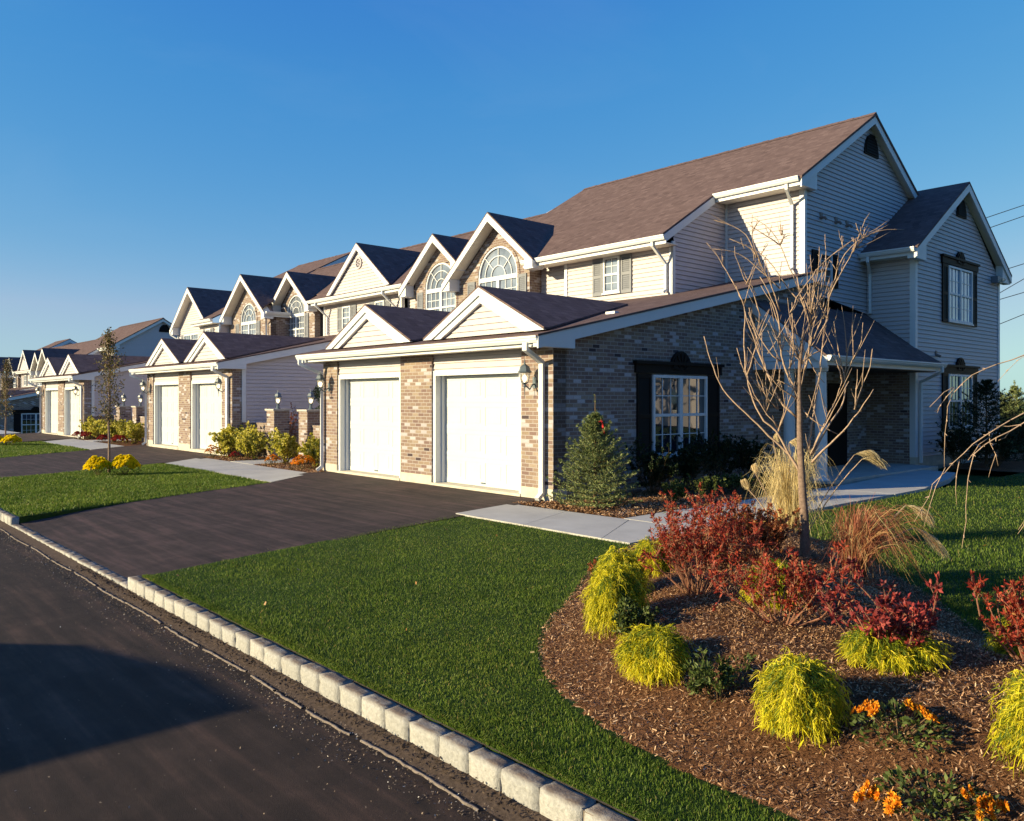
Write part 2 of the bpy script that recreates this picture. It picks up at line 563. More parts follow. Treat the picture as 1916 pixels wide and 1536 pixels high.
def gutter(fr, u0, u1, zt, o, wallo=0.0, fascia=True, soffit=True, fs=0.2):
    """o = outward distance of the fascia face; gutter hangs in front of it"""
    mb = MB()
    prof = [(0, 0), (.12, 0), (.12, -.03), (.105, -.045), (.10, -.07), (.07, -.115), (0, -.115)]
    mb.prism([W(fr, u0, zt + b, o + a) for a, b in prof], fr[1] * (u1 - u0))
    part(mb, 'gutter', M['white'])
    if fascia:
        mb = MB(); fbox(mb, fr, u0 + .01, u1 - .01, zt - fs, zt - .015, o - .03, o - .002)
        part(mb, 'fascia', M['white'])
    if soffit:
        mb = MB(); fbox(mb, fr, u0 + .02, u1 - .02, zt - fs + .012, zt - fs + .03, wallo, o - .031)
        part(mb, 'soffit', M['soffit'])

def arcbar(mb, fr, cu, cz, r0, r1, a0, a1, o0, o1, n=16):
    for i in range(n):
        t0 = a0 + (a1 - a0) * i / n; t1 = a0 + (a1 - a0) * (i + 1) / n
        pts = [(cu + r * cos(t), cz + r * sin(t)) for r, t in ((r0, t0), (r1, t0), (r1, t1), (r0, t1))]
        mb.prism([W(fr, u, z, o1) for u, z in pts], fr[2] * (o0 - o1))

def shutter(fr, u0, u1, z0, z1, mat, o=0.02, curved=True):
    mb = MB()
    fbox(mb, fr, u0, u0 + .05, z0, z1, o, o + .035); fbox(mb, fr, u1 - .05, u1, z0, z1, o, o + .035)
    zm = (z0 + z1) / 2
    for a, b in ((z0, z0 + .08), (zm - .04, zm + .04), (z1 - .09, z1)):
        fbox(mb, fr, u0 + .05, u1 - .05, a, b, o, o + .034)
    n = int((z1 - z0) / .06)
    for i in range(n):
        z = z0 + .08 + (z1 - z0 - .16) * i / n
        mb.face([W(fr, u0 + .05, z, o + .03), W(fr, u1 - .05, z, o + .03), W(fr, u1 - .05, z + .055, o + .012), W(fr, u0 + .05, z + .055, o + .012)], fr[2])
    fbox(mb, fr, u0 + .04, u1 - .04, z0 + .04, z1 - .04, o - .01, o + .01)
    return part(mb, 'shutter', mat)

def window(fr, u0, u1, z0, z1, cols=2, rows=2, twin=False, glass='glass', o=0.02, shut=None, sw=.3, bare=False, header=False):
    fm = MB(); w = .055
    fbox(fm, fr, u0, u1, z0, z0 + w, o, o + .05); fbox(fm, fr, u0, u1, z1 - w, z1, o, o + .05)
    fbox(fm, fr, u0, u0 + w, z0 + w, z1 - w, o, o + .05); fbox(fm, fr, u1 - w, u1, z0 + w, z1 - w, o, o + .05)
    fbox(fm, fr, u0 - .03, u1 + .03, z0 - .04, z0, o, o + .07)
    fm.box(0, 0, 0, 0, 0, 0) if False else None
    halves = [(u0 + w, u1 - w)]
    if twin:
        um = (u0 + u1) / 2
        fbox(fm, fr, um - .05, um + .05, z0 + w, z1 - w, o, o + .048)
        halves = [(u0 + w, um - .05), (um + .05, u1 - w)]
    zm = (z0 + z1) / 2
    for a, b in halves:
        fbox(fm, fr, a, b, zm - .025, zm + .03, o, o + .04)
        for (c, d2) in ((z0 + w, zm - .025), (zm + .03, z1 - w)):
            for i in range(1, cols):
                x = a + (b - a) * i / cols
                fbox(fm, fr, x - .008, x + .008, c, d2, o, o + .022)
            for j in range(1, rows):
                z = c + (d2 - c) * j / rows
                fbox(fm, fr, a, b, z - .008, z + .008, o, o + .0205)
    f = part(fm, 'window', M['white'])
    g = MB(); fbox(g, fr, u0 + .03, u1 - .03, z0 + .03, z1 - .03, o - .03, o + .008)
    part(g, 'pane', M[glass], f)
    if shut:
        shutter(fr, u0 - sw - .04, u0 - .04, z0 - .05, z1 + .02, M[shut], o)
        shutter(fr, u1 + .04, u1 + sw + .04, z0 - .05, z1 + .02, M[shut], o)
    if header:
        h = MB(); uc = (u0 + u1) / 2; a, b = u0 - sw - .1, u1 + sw + .1
        fbox(h, fr, a, b, z1 + .03, z1 + .2, o, o + .05)
        fbox(h, fr, a - .04, b + .04, z1 + .2, z1 + .26, o, o + .09)
        ry = .34
        pts = [(uc + ry * cos(t), z1 + .1 + ry * 1.12 * sin(t)) for t in [pi * i / 14 for i in range(15)]]
        h.prism([W(fr, u, z, o + .055) for u, z in pts], -fr[2] * .06)
        for i in range(7):
            t = pi * (i + .5) / 7
            t2 = t + .12
            pp = [(uc + r * cos(q), z1 + .1 + r * 1.12 * sin(q)) for r, q in ((.08, t - .1), (.3, t - .12), (.3, t + .12), (.08, t + .1))]
            h.prism([W(fr, u, z, o + .075) for u, z in pp], -fr[2] * .02)
        part(h, 'window_header', M['dark'])
    return f

def arch_window(fr, u0, u1, z0, zs, o=-.06):
    """twin sash with a half round fanlight, set back in brick"""
    R = (u1 - u0) / 2; uc = (u0 + u1) / 2
    fm = MB(); w = .055
    fbox(fm, fr, u0, u0 + w, z0, zs, o, o + .06); fbox(fm, fr, u1 - w, u1, z0, zs, o, o + .06)
    fbox(fm, fr, u0 + w, u1 - w, z0, z0 + w, o, o + .059)
    fbox(fm, fr, u0 + w, u1 - w, zs - .13, zs, o, o + .058)
    fbox(fm, fr, uc - .055, uc + .055, z0 + w, zs - .13, o, o + .057)
    arcbar(fm, fr, uc, zs, R - w, R, 0, pi, o, o + .06, 20)
    for rr in (.36 * R, .68 * R):
        arcbar(fm, fr, uc, zs, rr - .012, rr + .012, 0, pi, o, o + .04, 16)
    for k in (1, 2, 3):
        t = pi * k / 4
        dx, dz = cos(t), sin(t); nx, nz = -dz * .011, dx * .011
        a, b = .36 * R, R - w
        fm.prism([W(fr, uc + dx * r + s_ * nx, zs + dz * r + s_ * nz, o + .038) for r, s_ in ((a, 1), (b, 1), (b, -1), (a, -1))], -fr[2] * .038)
    for (a, b) in ((u0 + w, uc - .055), (uc + .055, u1 - w)):
        zt = zs - .13; zm = (z0 + zt) / 2 - .05
        fbox(fm, fr, a, b, zm - .025, zm + .03, o, o + .05)
        for i in (1, 2):
            x = a + (b - a) * i / 3
            fbox(fm, fr, x - .01, x + .01, z0 + w, zt, o, o + .03)
        for z in ((z0 + zm) / 2, (zm + zt) / 2):
            fbox(fm, fr, a, b, z - .01, z + .01, o, o + .0285)
    f = part(fm, 'arched_window', M['white'])
    g = MB()
    fbox(g, fr, u0 + .02, u1 - .02, z0 + .02, zs, o - .05, o + .008)
    pts = [(uc + (R - .02) * cos(t), zs + (R - .02) * sin(t)) for t in [pi * i / 20 for i in range(21)]]
    g.prism([W(fr, u, z, o + .008) for u, z in pts], -fr[2] * .05)
    part(g, 'pane', M['glass'], f)
    # brick soldier ring round the opening and the jambs of the recess
    rg = MB()
    arcbar(rg, fr, uc, zs, R + .001, R + .10, 0, pi, -.1, .022, 24)
    fbox(rg, fr, u0 - .1, u0 - .001, z0, zs, -.1, .02); fbox(rg, fr, u1 + .001, u1 + .1, z0, zs, -.1, .02)
    part(rg, 'brick_surround', M['brick'])

def brick_face(fr, poly_l, uw0, uw1, zs, z0):
    """brick wall polygon left open for an arched window: split into pieces round the opening"""
    pass

def lantern(parent_name, base, post=False, mat='pewter', s=1.0, wall=None):
    """six sided carriage lantern; wall = outward vector for a bracketed one"""
    x, y, z = base
    mb = MB()
    c = (x, y, z)
    k = 6
    if post:
        mb.lathe([(.07, 0), (.07, .02), (.045, .03), (.04, .12), (.03, .14), (.055, .155), (.055, .17)], c, 8)
        zz = .17
    else:
        zz = 0.0
        mb.lathe([(.012, -.09), (.03, -.07), (.02, -.04), (.06, -.01), (.06, 0)], c, 8)
    bars = []
    for j in range(k):
        a = 2 * pi * (j + .5) / k
        p0 = (x + .062 * cos(a), y + .062 * sin(a), z + zz); p1 = (x + .1 * cos(a), y + .1 * sin(a), z + zz + .17)
        mb.tube([p0, p1], .007, 4)
    mb.lathe([(.115, zz + .165), (.13, zz + .18), (.105, zz + .2), (.085, zz + .27), (.04, zz + .3), (.02, zz + .31), (.012, zz + .35), (.004, zz + .4)], c, 6)
    if wall is not None:
        wx, wy = wall
        bx, by = x - wx, y - wy
        mb.tube([(x, y, z - .04), (x - wx * .5, y - wy * .5, z - .12), (x - wx * .75, y - wy * .75, z - .04), (bx, by, z - .02)], .014, 6)
        mb.tube([(bx, by, z - .26), (bx, by, z + .3)], [.006, .006], 4)
        mb.box(bx - .045, bx + .045, by - .012, by + .014, z - .1, z + .1)
        mb.tube([(x, y, z - .04), (x, y, z - .26)], [.012, .003], 5)
    if wall is not None:
        f = part(mb, parent_name, M[mat])
    else:
        f = mb.build(parent_name, M[mat])
    g = MB()
    g.lathe([(.055, zz + .005), (.093, zz + .165)], c, 6)
    b = MB()
    b.lathe([(.015, zz), (.026, zz + .03), (.045, zz + .07), (.03, zz + .11), (.005, zz + .13)], c, 8)
    g.build('lantern_glass', M['lampglass'], f)
    b.build('bulb', M['bulb'], f, smooth=True)
    return f

def garage_door(u0, u1, z0, z1, y):
    mb = MB(); fr = FR(y)
    nr, nc = 4, 4
    ph = (z1 - z0) / nr; pw = (u1 - u0) / nc
    fbox(mb, fr, u0, u1, z0, z1, -.05, -.0065)
    for r in range(nr):
        a, b = z0 + r * ph + .004, z0 + (r + 1) * ph - .004
        fbox(mb, fr, u0, u1, a, a + .09, -.006, .0); fbox(mb, fr, u0, u1, b - .08, b, -.006, .0)
        for c in range(nc + 1):
            x = u0 + c * pw
            fbox(mb, fr, max(u0, x - .055), min(u1, x + .055), a + .09, b - .08, -.006, -.0005)
        for c in range(nc):   # raised field in each panel
            x = u0 + c * pw
            fbox(mb, fr, x + .1, x + pw - .1, a + .135, b - .125, -.006, -.002)
    f = part(mb, 'garage_door', M['door'])
    h = MB(); fbox(h, fr, (u0 + u1) / 2 - .06, (u0 + u1) / 2 + .06, z0 + .05, z0 + .075, 0, .02)
    part(h, 'handle', M['pewter'], f)

def garage(x1, w, yf, zb, side, yback, ysb=None):
    k = w / 7.82
    P = [0, .80, 3.45, 4.55, 7.17, 7.82]
    X = [x1 - p * k for p in P]
    fr = FR(yf)
    zt = zb + 2.66
    # three brick piers on concrete
    for a, b in ((X[0], X[1]), (X[2], X[3]), (X[4], X[5])):
        mb = MB(); fbox(mb, fr, b, a, zb + .2, zt - .04, -.32, 0)
        part(mb, 'brick_pier', M['brick'])
        mb = MB(); fbox(mb, fr, b - .004, a + .004, zb - .3, zb + .2, -.33, .012)
        part(mb, 'foundation', M['found'])
    for a, b in ((X[1], X[2]), (X[3], X[4])):
        zo = zb + 2.2
        mb = MB()
        lap(mb, fr, [(b, zo + .09), (a, zo + .09), (a, zt), (b, zt)], o=-.06)
        part(mb, 'wall', M['siding'])
        mb = MB()
        fbox(mb, fr, b, a, zo, zo + .1, -.3, -.03)                       # head casing
        fbox(mb, fr, b + .001, b + .09, zb + .03, zo, -.29, -.03)        # jambs
        fbox(mb, fr, b + .09, b + .13, zb + .03, zo, -.29, -.17)
        fbox(mb, fr, a - .09, a - .001, zb + .03, zo, -.29, -.03)
        fbox(mb, fr, a - .13, a - .09, zb + .03, zo, -.29, -.17)
        part(mb, 'door_casing', M['white'])
        mb = MB(); fbox(mb, fr, b, a, zb - .2, zb + .06, -.35, .03)
        part(mb, 'threshold', M['found'])
        garage_door(b + .13, a - .13, zb + .065, zo - .005, yf + .245)
    # eave: gutter, fascia, soffit
    ov = .50
    gutter(fr, X[5] - .38, x1 + .13, zb + 2.78, ov - .08, 0, fs=.17)
    # shed roof
    m = .2155
    y0 = yf - ov - .02; z0 = zb + 2.80
    zf = lambda y: z0 + m * (y - y0)
    mb = MB()
    xa, xb = X[5] - .35, x1 + .17
    mb.prism([(xb, y0, z0), (xb, yback, zf(yback)), (xb, yback, zf(yback) - .05), (xb, y0, z0 - .03)], (xa - xb, 0, 0))
    part(mb, 'garage_roof', M['roof'])
    # rake boards on both ends with the boxed return
    for xx, sg in ((x1 + .125, 1), (X[5] - .30, -1)):
        mb = MB()
        x_ = xx if sg > 0 else xx - .03
        mb.prism([(x_, y0 + .02, z0 - .032), (x_, yback, zf(yback) - .052), (x_, yback, zf(yback) - .25), (x_, y0 + .02, z0 - .23)], (.03, 0, 0))
        part(mb, 'rake_board', M['white'])
        mb = MB()
        xl, xr = (x1 + .002, x1 + .152) if sg > 0 else (X[5] - .33, X[5] - .002)
        mb.prism([(xl, y0 + .05, zb + 2.60), (xl, y0 + .05, z0 - .06), (xl, yf + .38, zf(yf + .38) - .06), (xl, yf + .38, zb + 2.60)], (xr - xl, 0, 0))
        part(mb, 'eave_return', M['white'])
    # side wall on the right
    sd = SD(x1)
    ys = yback
    poly = [(yf + .001, zb), (ys, zb), (ys, zf(ys) - .1), (yf + .001, zf(yf) - .1)]
    if side == 'brick':
        mb = MB(); flatwall(mb, sd, [(yf + .002, zb - .2), (ys, zb - .2), (ys, zf(ys) - .1), (yf + .002, zf(yf) - .1)], 0, .2)
        part(mb, 'brick_wall', M['brick'])
    else:
        mb = MB(); flatwall(mb, sd, [(yf + .33, zb - .2), (ys, zb - .2), (ys, zb + .98), (yf + .33, zb + .98)], .02, .2)
        part(mb, 'brick_base', M['brick'])
        mb = MB(); lap(mb, sd, [(yf + .34, zb + .98), (ys, zb + .98), (ys, zf(ys) - .1), (yf + .34, zf(yf + .34) - .1)])
        part(mb, 'wall', M['siding'])
        mb = MB(); fbox(mb, sd, yf + .30, yf + .42, zb + 1.0, zf(yf + .4) - .2, 0, .03)
        part(mb, 'corner_board', M['white'])
    sdl = (Vector((X[5], 0, 0)), Vector((0, 1, 0)), Vector((-1, 0, 0)))
    mb = MB(); lap(mb, sdl, [(yf + .33, zb - .2), (ys, zb - .2), (ys, zf(ys) - .1), (yf + .33, zf(yf) - .1)])
    part(mb, 'wall', M['siding'])
    # two small gables on the shed roof
    for xc in (x1 - 1.72 * k, x1 - 5.60 * k):
        hw, hp = 1.72 * k, .87
        yg = yf - .10
        zg = zf(yg) + .02
        yr = yg - .12
        yR = y0 + (zg + hp - z0) / m
        mb = MB(); lap(mb, FR(yg), [(xc - hw + .1, zg), (xc + hw - .1, zg), (xc, zg + hp - .05)], e=.112)
        part(mb, 'gable', M['siding'])
        for sg in (-1, 1):
            mb = MB()
            mb.prism([(xc, yr, zg + hp), (xc, yR, zg + hp), (xc + sg * hw, yr + .12, zg), (xc + sg * hw, yr, zg)], (0, 0, .035))
            part(mb, 'gable_roof', M['roof'])
            mb = MB(); s_ = hp / hw
            L = hypot(hw, hp)
            # two stepped boards
            for (t, wd_, yy) in ((.0, .13, .0), (.13, .12, .035)):
                pts = [(xc, zg + hp - t * 1.12), (xc + sg * (hw - t * 1.2), zg - .01 + (0 if t == 0 else .0)), (xc + sg * (hw - (t + wd_) * 2.1), zg - .01), (xc, zg + hp - (t + wd_) * 1.12)]
                if t > 0:
                    pts = [(xc, zg + hp - t * 1.12), (xc + sg * (hw - t * 2.1), zg - .01), (xc + sg * (hw - (t + wd_) * 2.1), zg - .01), (xc, zg + hp - (t + wd_) * 1.12)]
                mb.prism([(u, yr + yy, z) for u, z in pts], (0, .06, 0))
            part(mb, 'rake_board', M['white'])
    # downspouts at both corners
    yw = yf - .07
    mb = MB()
    mb.rectpipe([(x1 - .10, y0 - .03, zb + 2.67), (x1 - .10, y0 - .03, zb + 2.56), (x1 - .21, yw, zb + 2.36), (x1 - .21, yw, zb + .12), (x1 - .2, yw - .12, zb + .03)], .085, .07)
    part(mb, 'downspout', M['white'])
    xl = X[5]
    mb = MB()
    mb.rectpipe([(xl - .12, y0 - .03, zb + 2.67), (xl - .12, y0 - .03, zb + 2.56), (xl + .06, yw, zb + 2.34), (xl + .06, yw, zb + .12), (xl + .03, yw - .12, zb + .03)], .085, .07)
    part(mb, 'downspout', M['white'])
    # wall lanterns
    lantern('wall_lantern', (x1 - .45 * k, yf - .24, zb + 2.02), mat='pewter', wall=(0, -.24))
    lantern('wall_lantern', (X[4] - .36 * k, yf - .24, zb + 2.02), mat='pewter', wall=(0, -.24))
    return X

def tall_gable(xc, zp, xl, zl, xr, zr, yr, yw, yE, zE, mE, over=0.0):
    """steep front gable: roof planes run back into the main roof z = zE + mE (y - yE)"""
    for xt, zt in ((xl, zl), (xr, zr)):
        s_ = (zp - zt) / abs(xt - xc); sg = 1 if xt > xc else -1
        yR = yE + (zp - zE) / mE
        pts = [(xc, yr, zp), (xc, yR, zp)]
        if zt < zE:
            pts += [(xc + sg * (zp - zE) / s_, yE, zE), (xt, yE, zt), (xt, yr, zt)]
        else:
            pts += [(xt, yE + (zt - zE) / mE, zt), (xt, yr, zt)]
        mb = MB(); mb.prism(pts, (0, 0, -.045))
        part(mb, 'gable_roof', M['roof'])
        mb = MB()
        d_ = .20
        mb.prism([(xc, yr - .002, zp - .047), (xt, yr - .002, zt - .047), (xt, yr - .002, zt - .047 - d_), (xc, yr - .002, zp - .047 - d_ * 1.15)], (0, .035, 0))
        part(mb, 'rake_board', M['white'])
        mb = MB()
        mb.prism([(xc, yr + .034, zp - .2), (xt, yr + .034, zt - .18), (xt, yw, zt - .18), (xc, yw, zp - .2)], (0, 0, .03))
        part(mb, 'soffit', M['soffit'])
        mb = MB()
        q = .36
        mb.prism([(xt, yr + .035, zt - .06), (xt, yr + .035, zt - .27), (xt - sg * q, yr + .035, zt - .27), (xt - sg * q, yr + .035, zt + s_ * q - .2)], (0, yw - yr - .037, 0))
        part(mb, 'eave_return', M['white'])

def brick_arch_wall(fr, outline_l, outline_r, u0, u1, z0, zs):
    """outline_l / outline_r: polygons left and right of the arch centre line; the arch is cut out"""
    uc = (u0 + u1) / 2; R = (u1 - u0) / 2
    arcL = [(uc + R * cos(t), zs + R * sin(t)) for t in [pi / 2 + pi / 2 * i / 10 for i in range(11)]]
    arcR = [(uc + R * cos(t), zs + R * sin(t)) for t in [pi / 2 * i / 10 for i in range(11)]]
    # outline_l: points from top centre going anticlockwise down the left to the bottom left
    left = outline_l + [(u0, outline_l[-1][1])] + [(u0, zs)] + arcL[::-1][1:]
    right = outline_r[::-1] + arcR[::-1][0:] [0:0] + []
    mb = MB()
    flatwall(mb, fr, left, 0, .25)
    rr = [(u1, outline_r[-1][1])] + outline_r[::-1] + arcR[::-1] + []
    flatwall(mb, fr, rr, 0, .25)
    if z0 > outline_l[-1][1] + .01:
        flatwall(mb, fr, [(u0, outline_l[-1][1]), (u1, outline_l[-1][1]), (u1, z0), (u0, z0)], 0, .25)
    part(mb, 'brick_wall', M['brick'])

def round_vent(fr, u, z, r):
    mb = MB()
    arcbar(mb, fr, u, z, r * .78, r, 0, 2 * pi, .0, .04, 20)
    arcbar(mb, fr, u, z, r * .3, r * .42, 0, 2 * pi, .0, .03, 16)
    for i in range(8):
        t = 2 * pi * i / 8
        arcbar(mb, fr, u, z, r * .42, r * .78, t - .07, t + .07, 0, .03, 1)
    part(mb, 'round_vent', M['siding'])

def half_vent(fr, u, z, r, mat):
    """half oval louvred gable vent, flat side down"""
    mb = MB()
    pts = [(u + r * cos(t), z + r * 1.35 * sin(t)) for t in [pi * i / 14 for i in range(15)]]
    mb.prism([W(fr, a, b, .05) for a, b in pts], -fr[2] * .04)
    for i in range(7):
        zz = z + .04 + i * r * .18
        hw = r * .86 * math.sqrt(max(0, 1 - ((zz - z) / (1.35 * r)) ** 2))
        mb.face([W(fr, u - hw, zz, .075), W(fr, u + hw, zz, .075), W(fr, u + hw, zz + .07, .052), W(fr, u - hw, zz + .07, .052)], fr[2])
    part(mb, 'gable_vent', mat)

def build_row():
    global ROOT, OFF
    OFF = Vector((-27, 14, 0))
    ROOT = empty('townhouse_row', OFF, 'nearest cream townhouse row with brick gables, arched windows and three pairs of white garage doors', 'townhouses', 'attached townhouse rows')
    A = garage(-9.74, 7.82, 9.74, .02, 'brick', 19.0)
    B = garage(-23.70, 7.55, 10.10, .06, 'siding', 16.3)
    C = garage(-39.20, 7.75, 10.0, .0, 'siding', 15.6)
    zf = lambda y: 2.80 + .2155 * (y - 9.2)

    # ---------------- right hand end block
    XG = -9.84
    ZR, YR = 9.42, 21.83
    mE = (ZR - 5.66) / (YR - 15.6)
    zP = lambda y: 5.66 + mE * (y - 15.6)
    f1 = FR(16.15)
    mb = MB(); lap(mb, f1, [(-15.62, 3.9), (-12.08, 3.9), (-12.08, 5.56), (-15.62, 5.56)])
    part(mb, 'wall', M['siding'])
    mb = MB(); lap(mb, FR(16.38), [(-16.9, 3.9), (-15.62, 3.9), (-15.62, 5.6), (-16.9, 5.6)])
    part(mb, 'wall', M['siding'])
    sA = SD(-12.05)
    mb = MB(); lap(mb, sA, [(16.18, 3.9), (18.42, 3.9), (18.42, zP(18.42) - .12), (16.18, zP(16.18) - .12)])
    part(mb, 'wall', M['siding'])
    mb = MB(); lap(mb, FR(18.42), [(-12.05, 4.2), (-9.86, 4.2), (-9.86, 7.02), (-12.05, 7.02)])
    part(mb, 'wall', M['siding'])
    mb = MB()
    fbox(mb, f1, -12.12, -12.02, 3.9, 5.55, 0, .035); fbox(mb, sA, 16.115, 16.23, 3.9, 5.6, -.02, .03)
    part(mb, 'corner_board', M['white'])
    mb = MB(); fbox(mb, f1, -15.68, -15.58, 3.9, 5.56, -.05, .035)
    part(mb, 'corner_board', M['white'])
    mb = MB(); fbox(mb, FR(18.42), -12.03, -11.97, 4.2, 6.9, 0, .03)
    part(mb, 'corner_board', M['white'])
    # gable end wall: brick below, siding above
    sg_ = SD(XG)
    mb = MB(); lap(mb, sg_, [(18.45, 4.4), (21.9, 4.03), (21.9, 2.2), (28.1, 2.2), (28.1, 5.4), (25.24, 7.2), (YR, ZR - .2), (18.45, zP(18.45) - .1)])
    part(mb, 'wall', M['siding'])
    mb = MB(); flatwall(mb, sg_, [(18.9, -.2), (21.9, -.2), (21.9, 4.0), (18.9, 4.0)], .0, .2)
    part(mb, 'brick_wall', M['brick'])
    mb = MB()
    fbox(mb, FR(18.42), -9.95, -9.83, 4.5, 6.95, .0, .035); fbox(mb, sg_, 18.385, 18.5, 4.5, 6.98, 0, .03)
    part(mb, 'corner_board', M['white'])
    half_vent(sg_, 22.0, 8.35, .42, M['dark'])
    # main roof of the end block
    def chev(x0, x1, yE, zE, yR, zR, yB, zB, th=.06):
        mb = MB()
        mb.prism([(x0, yE, zE), (x0, yR, zR), (x0, yR, zR - th * 1.2), (x0, yE, zE - th)], (x1 - x0, 0, 0))
        part(mb, 'main_roof', M['roof'])
        mb = MB()
        mb.prism([(x0, yR, zR), (x0, yB, zB), (x0, yB, zB - th), (x0, yR, zR - th * 1.2)], (x1 - x0, 0, 0))
        part(mb, 'main_roof', M['roof'])
        mb = MB()
        n = int(abs(x1 - x0) / .19)
        for i in range(n):
            xa = x0 + (x1 - x0) * i / n; xb = x0 + (x1 - x0) * (i + 1) / n
            h0 = .022 + random.random() * .014
            mb.prism([(xa, yR - .15, zR - .15 * .6 + .015), (xa, yR, zR + h0), (xa, yR + .15, zR - .15 * .6 + .015), (xa, yR, zR - .01)], (xb - xa - .004, 0, -.0))
        part(mb, 'ridge_cap', M['roof'])
    YB = 2 * YR - 15.6
    chev(-16.86, -12.02, 15.6, 5.66, YR, ZR, YB, 5.66)
    chev(-20.2, -16.86, 16.15, zP(16.15), YR, ZR, YB, 5.66)
    chev(-12.02, -9.60, 17.86, zP(17.86), YR, ZR, YB, 5.66)
    gutter(f1, -16.87, -11.86, 5.66, .50, 0)
    gutter(FR(18.42), -12.03, -9.68, zP(17.86), .50, 0)
    # rake boards: end gable
    def rake(x, pts, d_=.22, th=.035):
        mb = MB()
        for (ya, za), (yb, zb) in zip(pts, pts[1:]):
            mb.prism([(x, ya, za - .06), (x, yb, zb - .06), (x, yb, zb - .06 - d_), (x, ya, za - .06 - d_)], (th, 0, 0))
        part(mb, 'rake_board', M['white'])
    rake(-9.66, [(17.9, zP(17.9)), (YR, ZR), (YB, 5.66)])
    rake(-12.035, [(15.68, zP(15.68)), (17.9, zP(17.9))], .2, .03)
    mb = MB()
    mb.prism([(-9.838, 17.94, zP(17.94) - .1), (-9.838, 17.94, 6.83), (-9.838, 18.72, 6.83), (-9.838, 18.72, zP(18.72) - .1)], (.172, 0, 0))
    part(mb, 'eave_return', M['white'])
    mb = MB()
    for (ya, yb) in ((17.95, YR), (YR, YB - .1)):
        mb.prism([(-9.838, ya, zP(ya) - .2 if ya <= YR else 0, ), (-9.838, yb, (zP(yb) - .2) if yb <= YR else 5.75 - .2)][:2] + [(-9.66, yb, (zP(yb) - .2) if yb <= YR else 5.55), (-9.66, ya, zP(ya) - .2)], (0, 0, .02))
    part(mb, 'soffit', M['soffit'])
    # downspouts
    mb = MB(); mb.rectpipe([(-12.25, 15.62, 5.55), (-12.25, 15.62, 5.45), (-12.2, 16.08, 5.05), (-12.2, 16.08, 4.42), (-12.2, 15.95, 4.35)])
    part(mb, 'downspout', M['white'])
    mb = MB(); mb.rectpipe([(-10.02, 17.9, 6.9), (-10.02, 17.9, 6.78), (-10.12, 18.34, 6.5), (-10.12, 18.34, 4.95), (-10.12, 18.2, 4.88)])
    part(mb, 'downspout', M['white'])
    # windows of the end block
    window(f1, -14.24, -13.68, 4.53, 5.47, 2, 2, shut='shutter', sw=.34)
    window(sg_, 19.08, 19.72, 4.62, 5.4, 2, 2, shut='dark', sw=.3, glass='glass_dark')
    window(SD(-9.74), 12.40, 14.17, .66, 2.22, 3, 2, twin=True, glass='glass_dark', o=.0, shut='dark', sw=.42, header=True)
    for (y, z) in ((19.22, 6.3), (20.0, 6.3), (20.6, 6.3)):
        mb = MB(); fbox(mb, sg_, y - .06, y + .06, z - .07, z + .09, 0, .035)
        mb.tube([(XG + .03, y, z - .03), (XG + .12, y, z - .05), (XG + .15, y + .02, z - .1)], .035, 8)
        part(mb, 'wall_vent', M['vent'])
    # ---------------- rear wing
    XW = -8.6
    sw_ = SD(XW); y0, y1, yc = 21.79, 28.15, 24.97
    zb_ = -.2; ze, zpk = 5.62, 7.9
    mb = MB(); lap(mb, sw_, [(y0, .25), (y1, .25), (y1, ze - .15), (yc, zpk - .15), (y0, ze - .15)])
    part(mb, 'wall', M['siding'])
    mb = MB(); lap(mb, FR(y0), [(XG, 2.5), (XW, 2.5), (XW, ze - .1), (XG, ze - .1)])
    part(mb, 'wall', M['siding'])
    mb = MB(); flatwall(mb, FR(y0), [(XG, .0), (XW - .12, .0), (XW - .12, 2.5), (XG, 2.5)], .004, .1)
    part(mb, 'brick_wall', M['brick'])  # darker brick in place of siding, to deepen the porch shade
    mb = MB(); fbox(mb, sw_, y0, y1, -.3, .25, -.2, .0); fbox(mb, FR(y0), XG, XW - .2, -.3, .25, -.2, .0)
    part(mb, 'foundation', M['found'])
    mb = MB(); fbox(mb, sw_, y0 - .03, y0 + .11, .25, ze - .1, 0, .035); fbox(mb, FR(y0), XW - .11, XW + .0, .25, ze - .1, 0, .034)
    part(mb, 'corner_board', M['white'])
    mb = MB(); fbox(mb, sw_, y1 - .11, y1 + .03, .25, ze - .1, 0, .035)
    part(mb, 'corner_board', M['white'])
    sl_ = (zpk - ze) / (yc - (y0 - .45)); 
    for sgn, ye in ((-1, y0 - .45), (1, y1 + .45)):
        mb = MB()
        mb.prism([(XG - 2.5, yc, zpk), (XW + .25, yc, zpk), (XW + .25, ye, ze), (XG - .0, ye, ze), (XG - 2.5, ye, ze)], (0, 0, -.05))
        part(mb, 'wing_roof', M['roof'])
        mb = MB()
        mb.prism([(XW + .2, yc, zpk - .05), (XW + .2, ye, ze - .05), (XW + .2, ye, ze - .25), (XW + .2, yc, zpk - .28)], (.04, 0, 0))
        part(mb, 'rake_board', M['white'])
        mb = MB()
        yw = y0 if sgn < 0 else y1
        mb.prism([(XW + .002, ye, ze - .06), (XW + .002, ye, ze - .28), (XW + .002, yw - sgn * .25, ze - .28), (XW + .002, yw - sgn * .25, ze + sl_ * (abs(ye - yw) + .25) - .2)], (.197, 0, 0))
        part(mb, 'eave_return', M['white'])
        mb = MB()
        mb.prism([(XW, yc, zpk - .2), (XW + .2, yc, zpk - .2), (XW + .2, ye, ze - .18), (XW, ye, ze - .18)], (0, 0, .02))
        part(mb, 'soffit', M['soffit'])
    gutter(FR(y0), XG + .02, XW + .2, ze - .01, .45, 0)
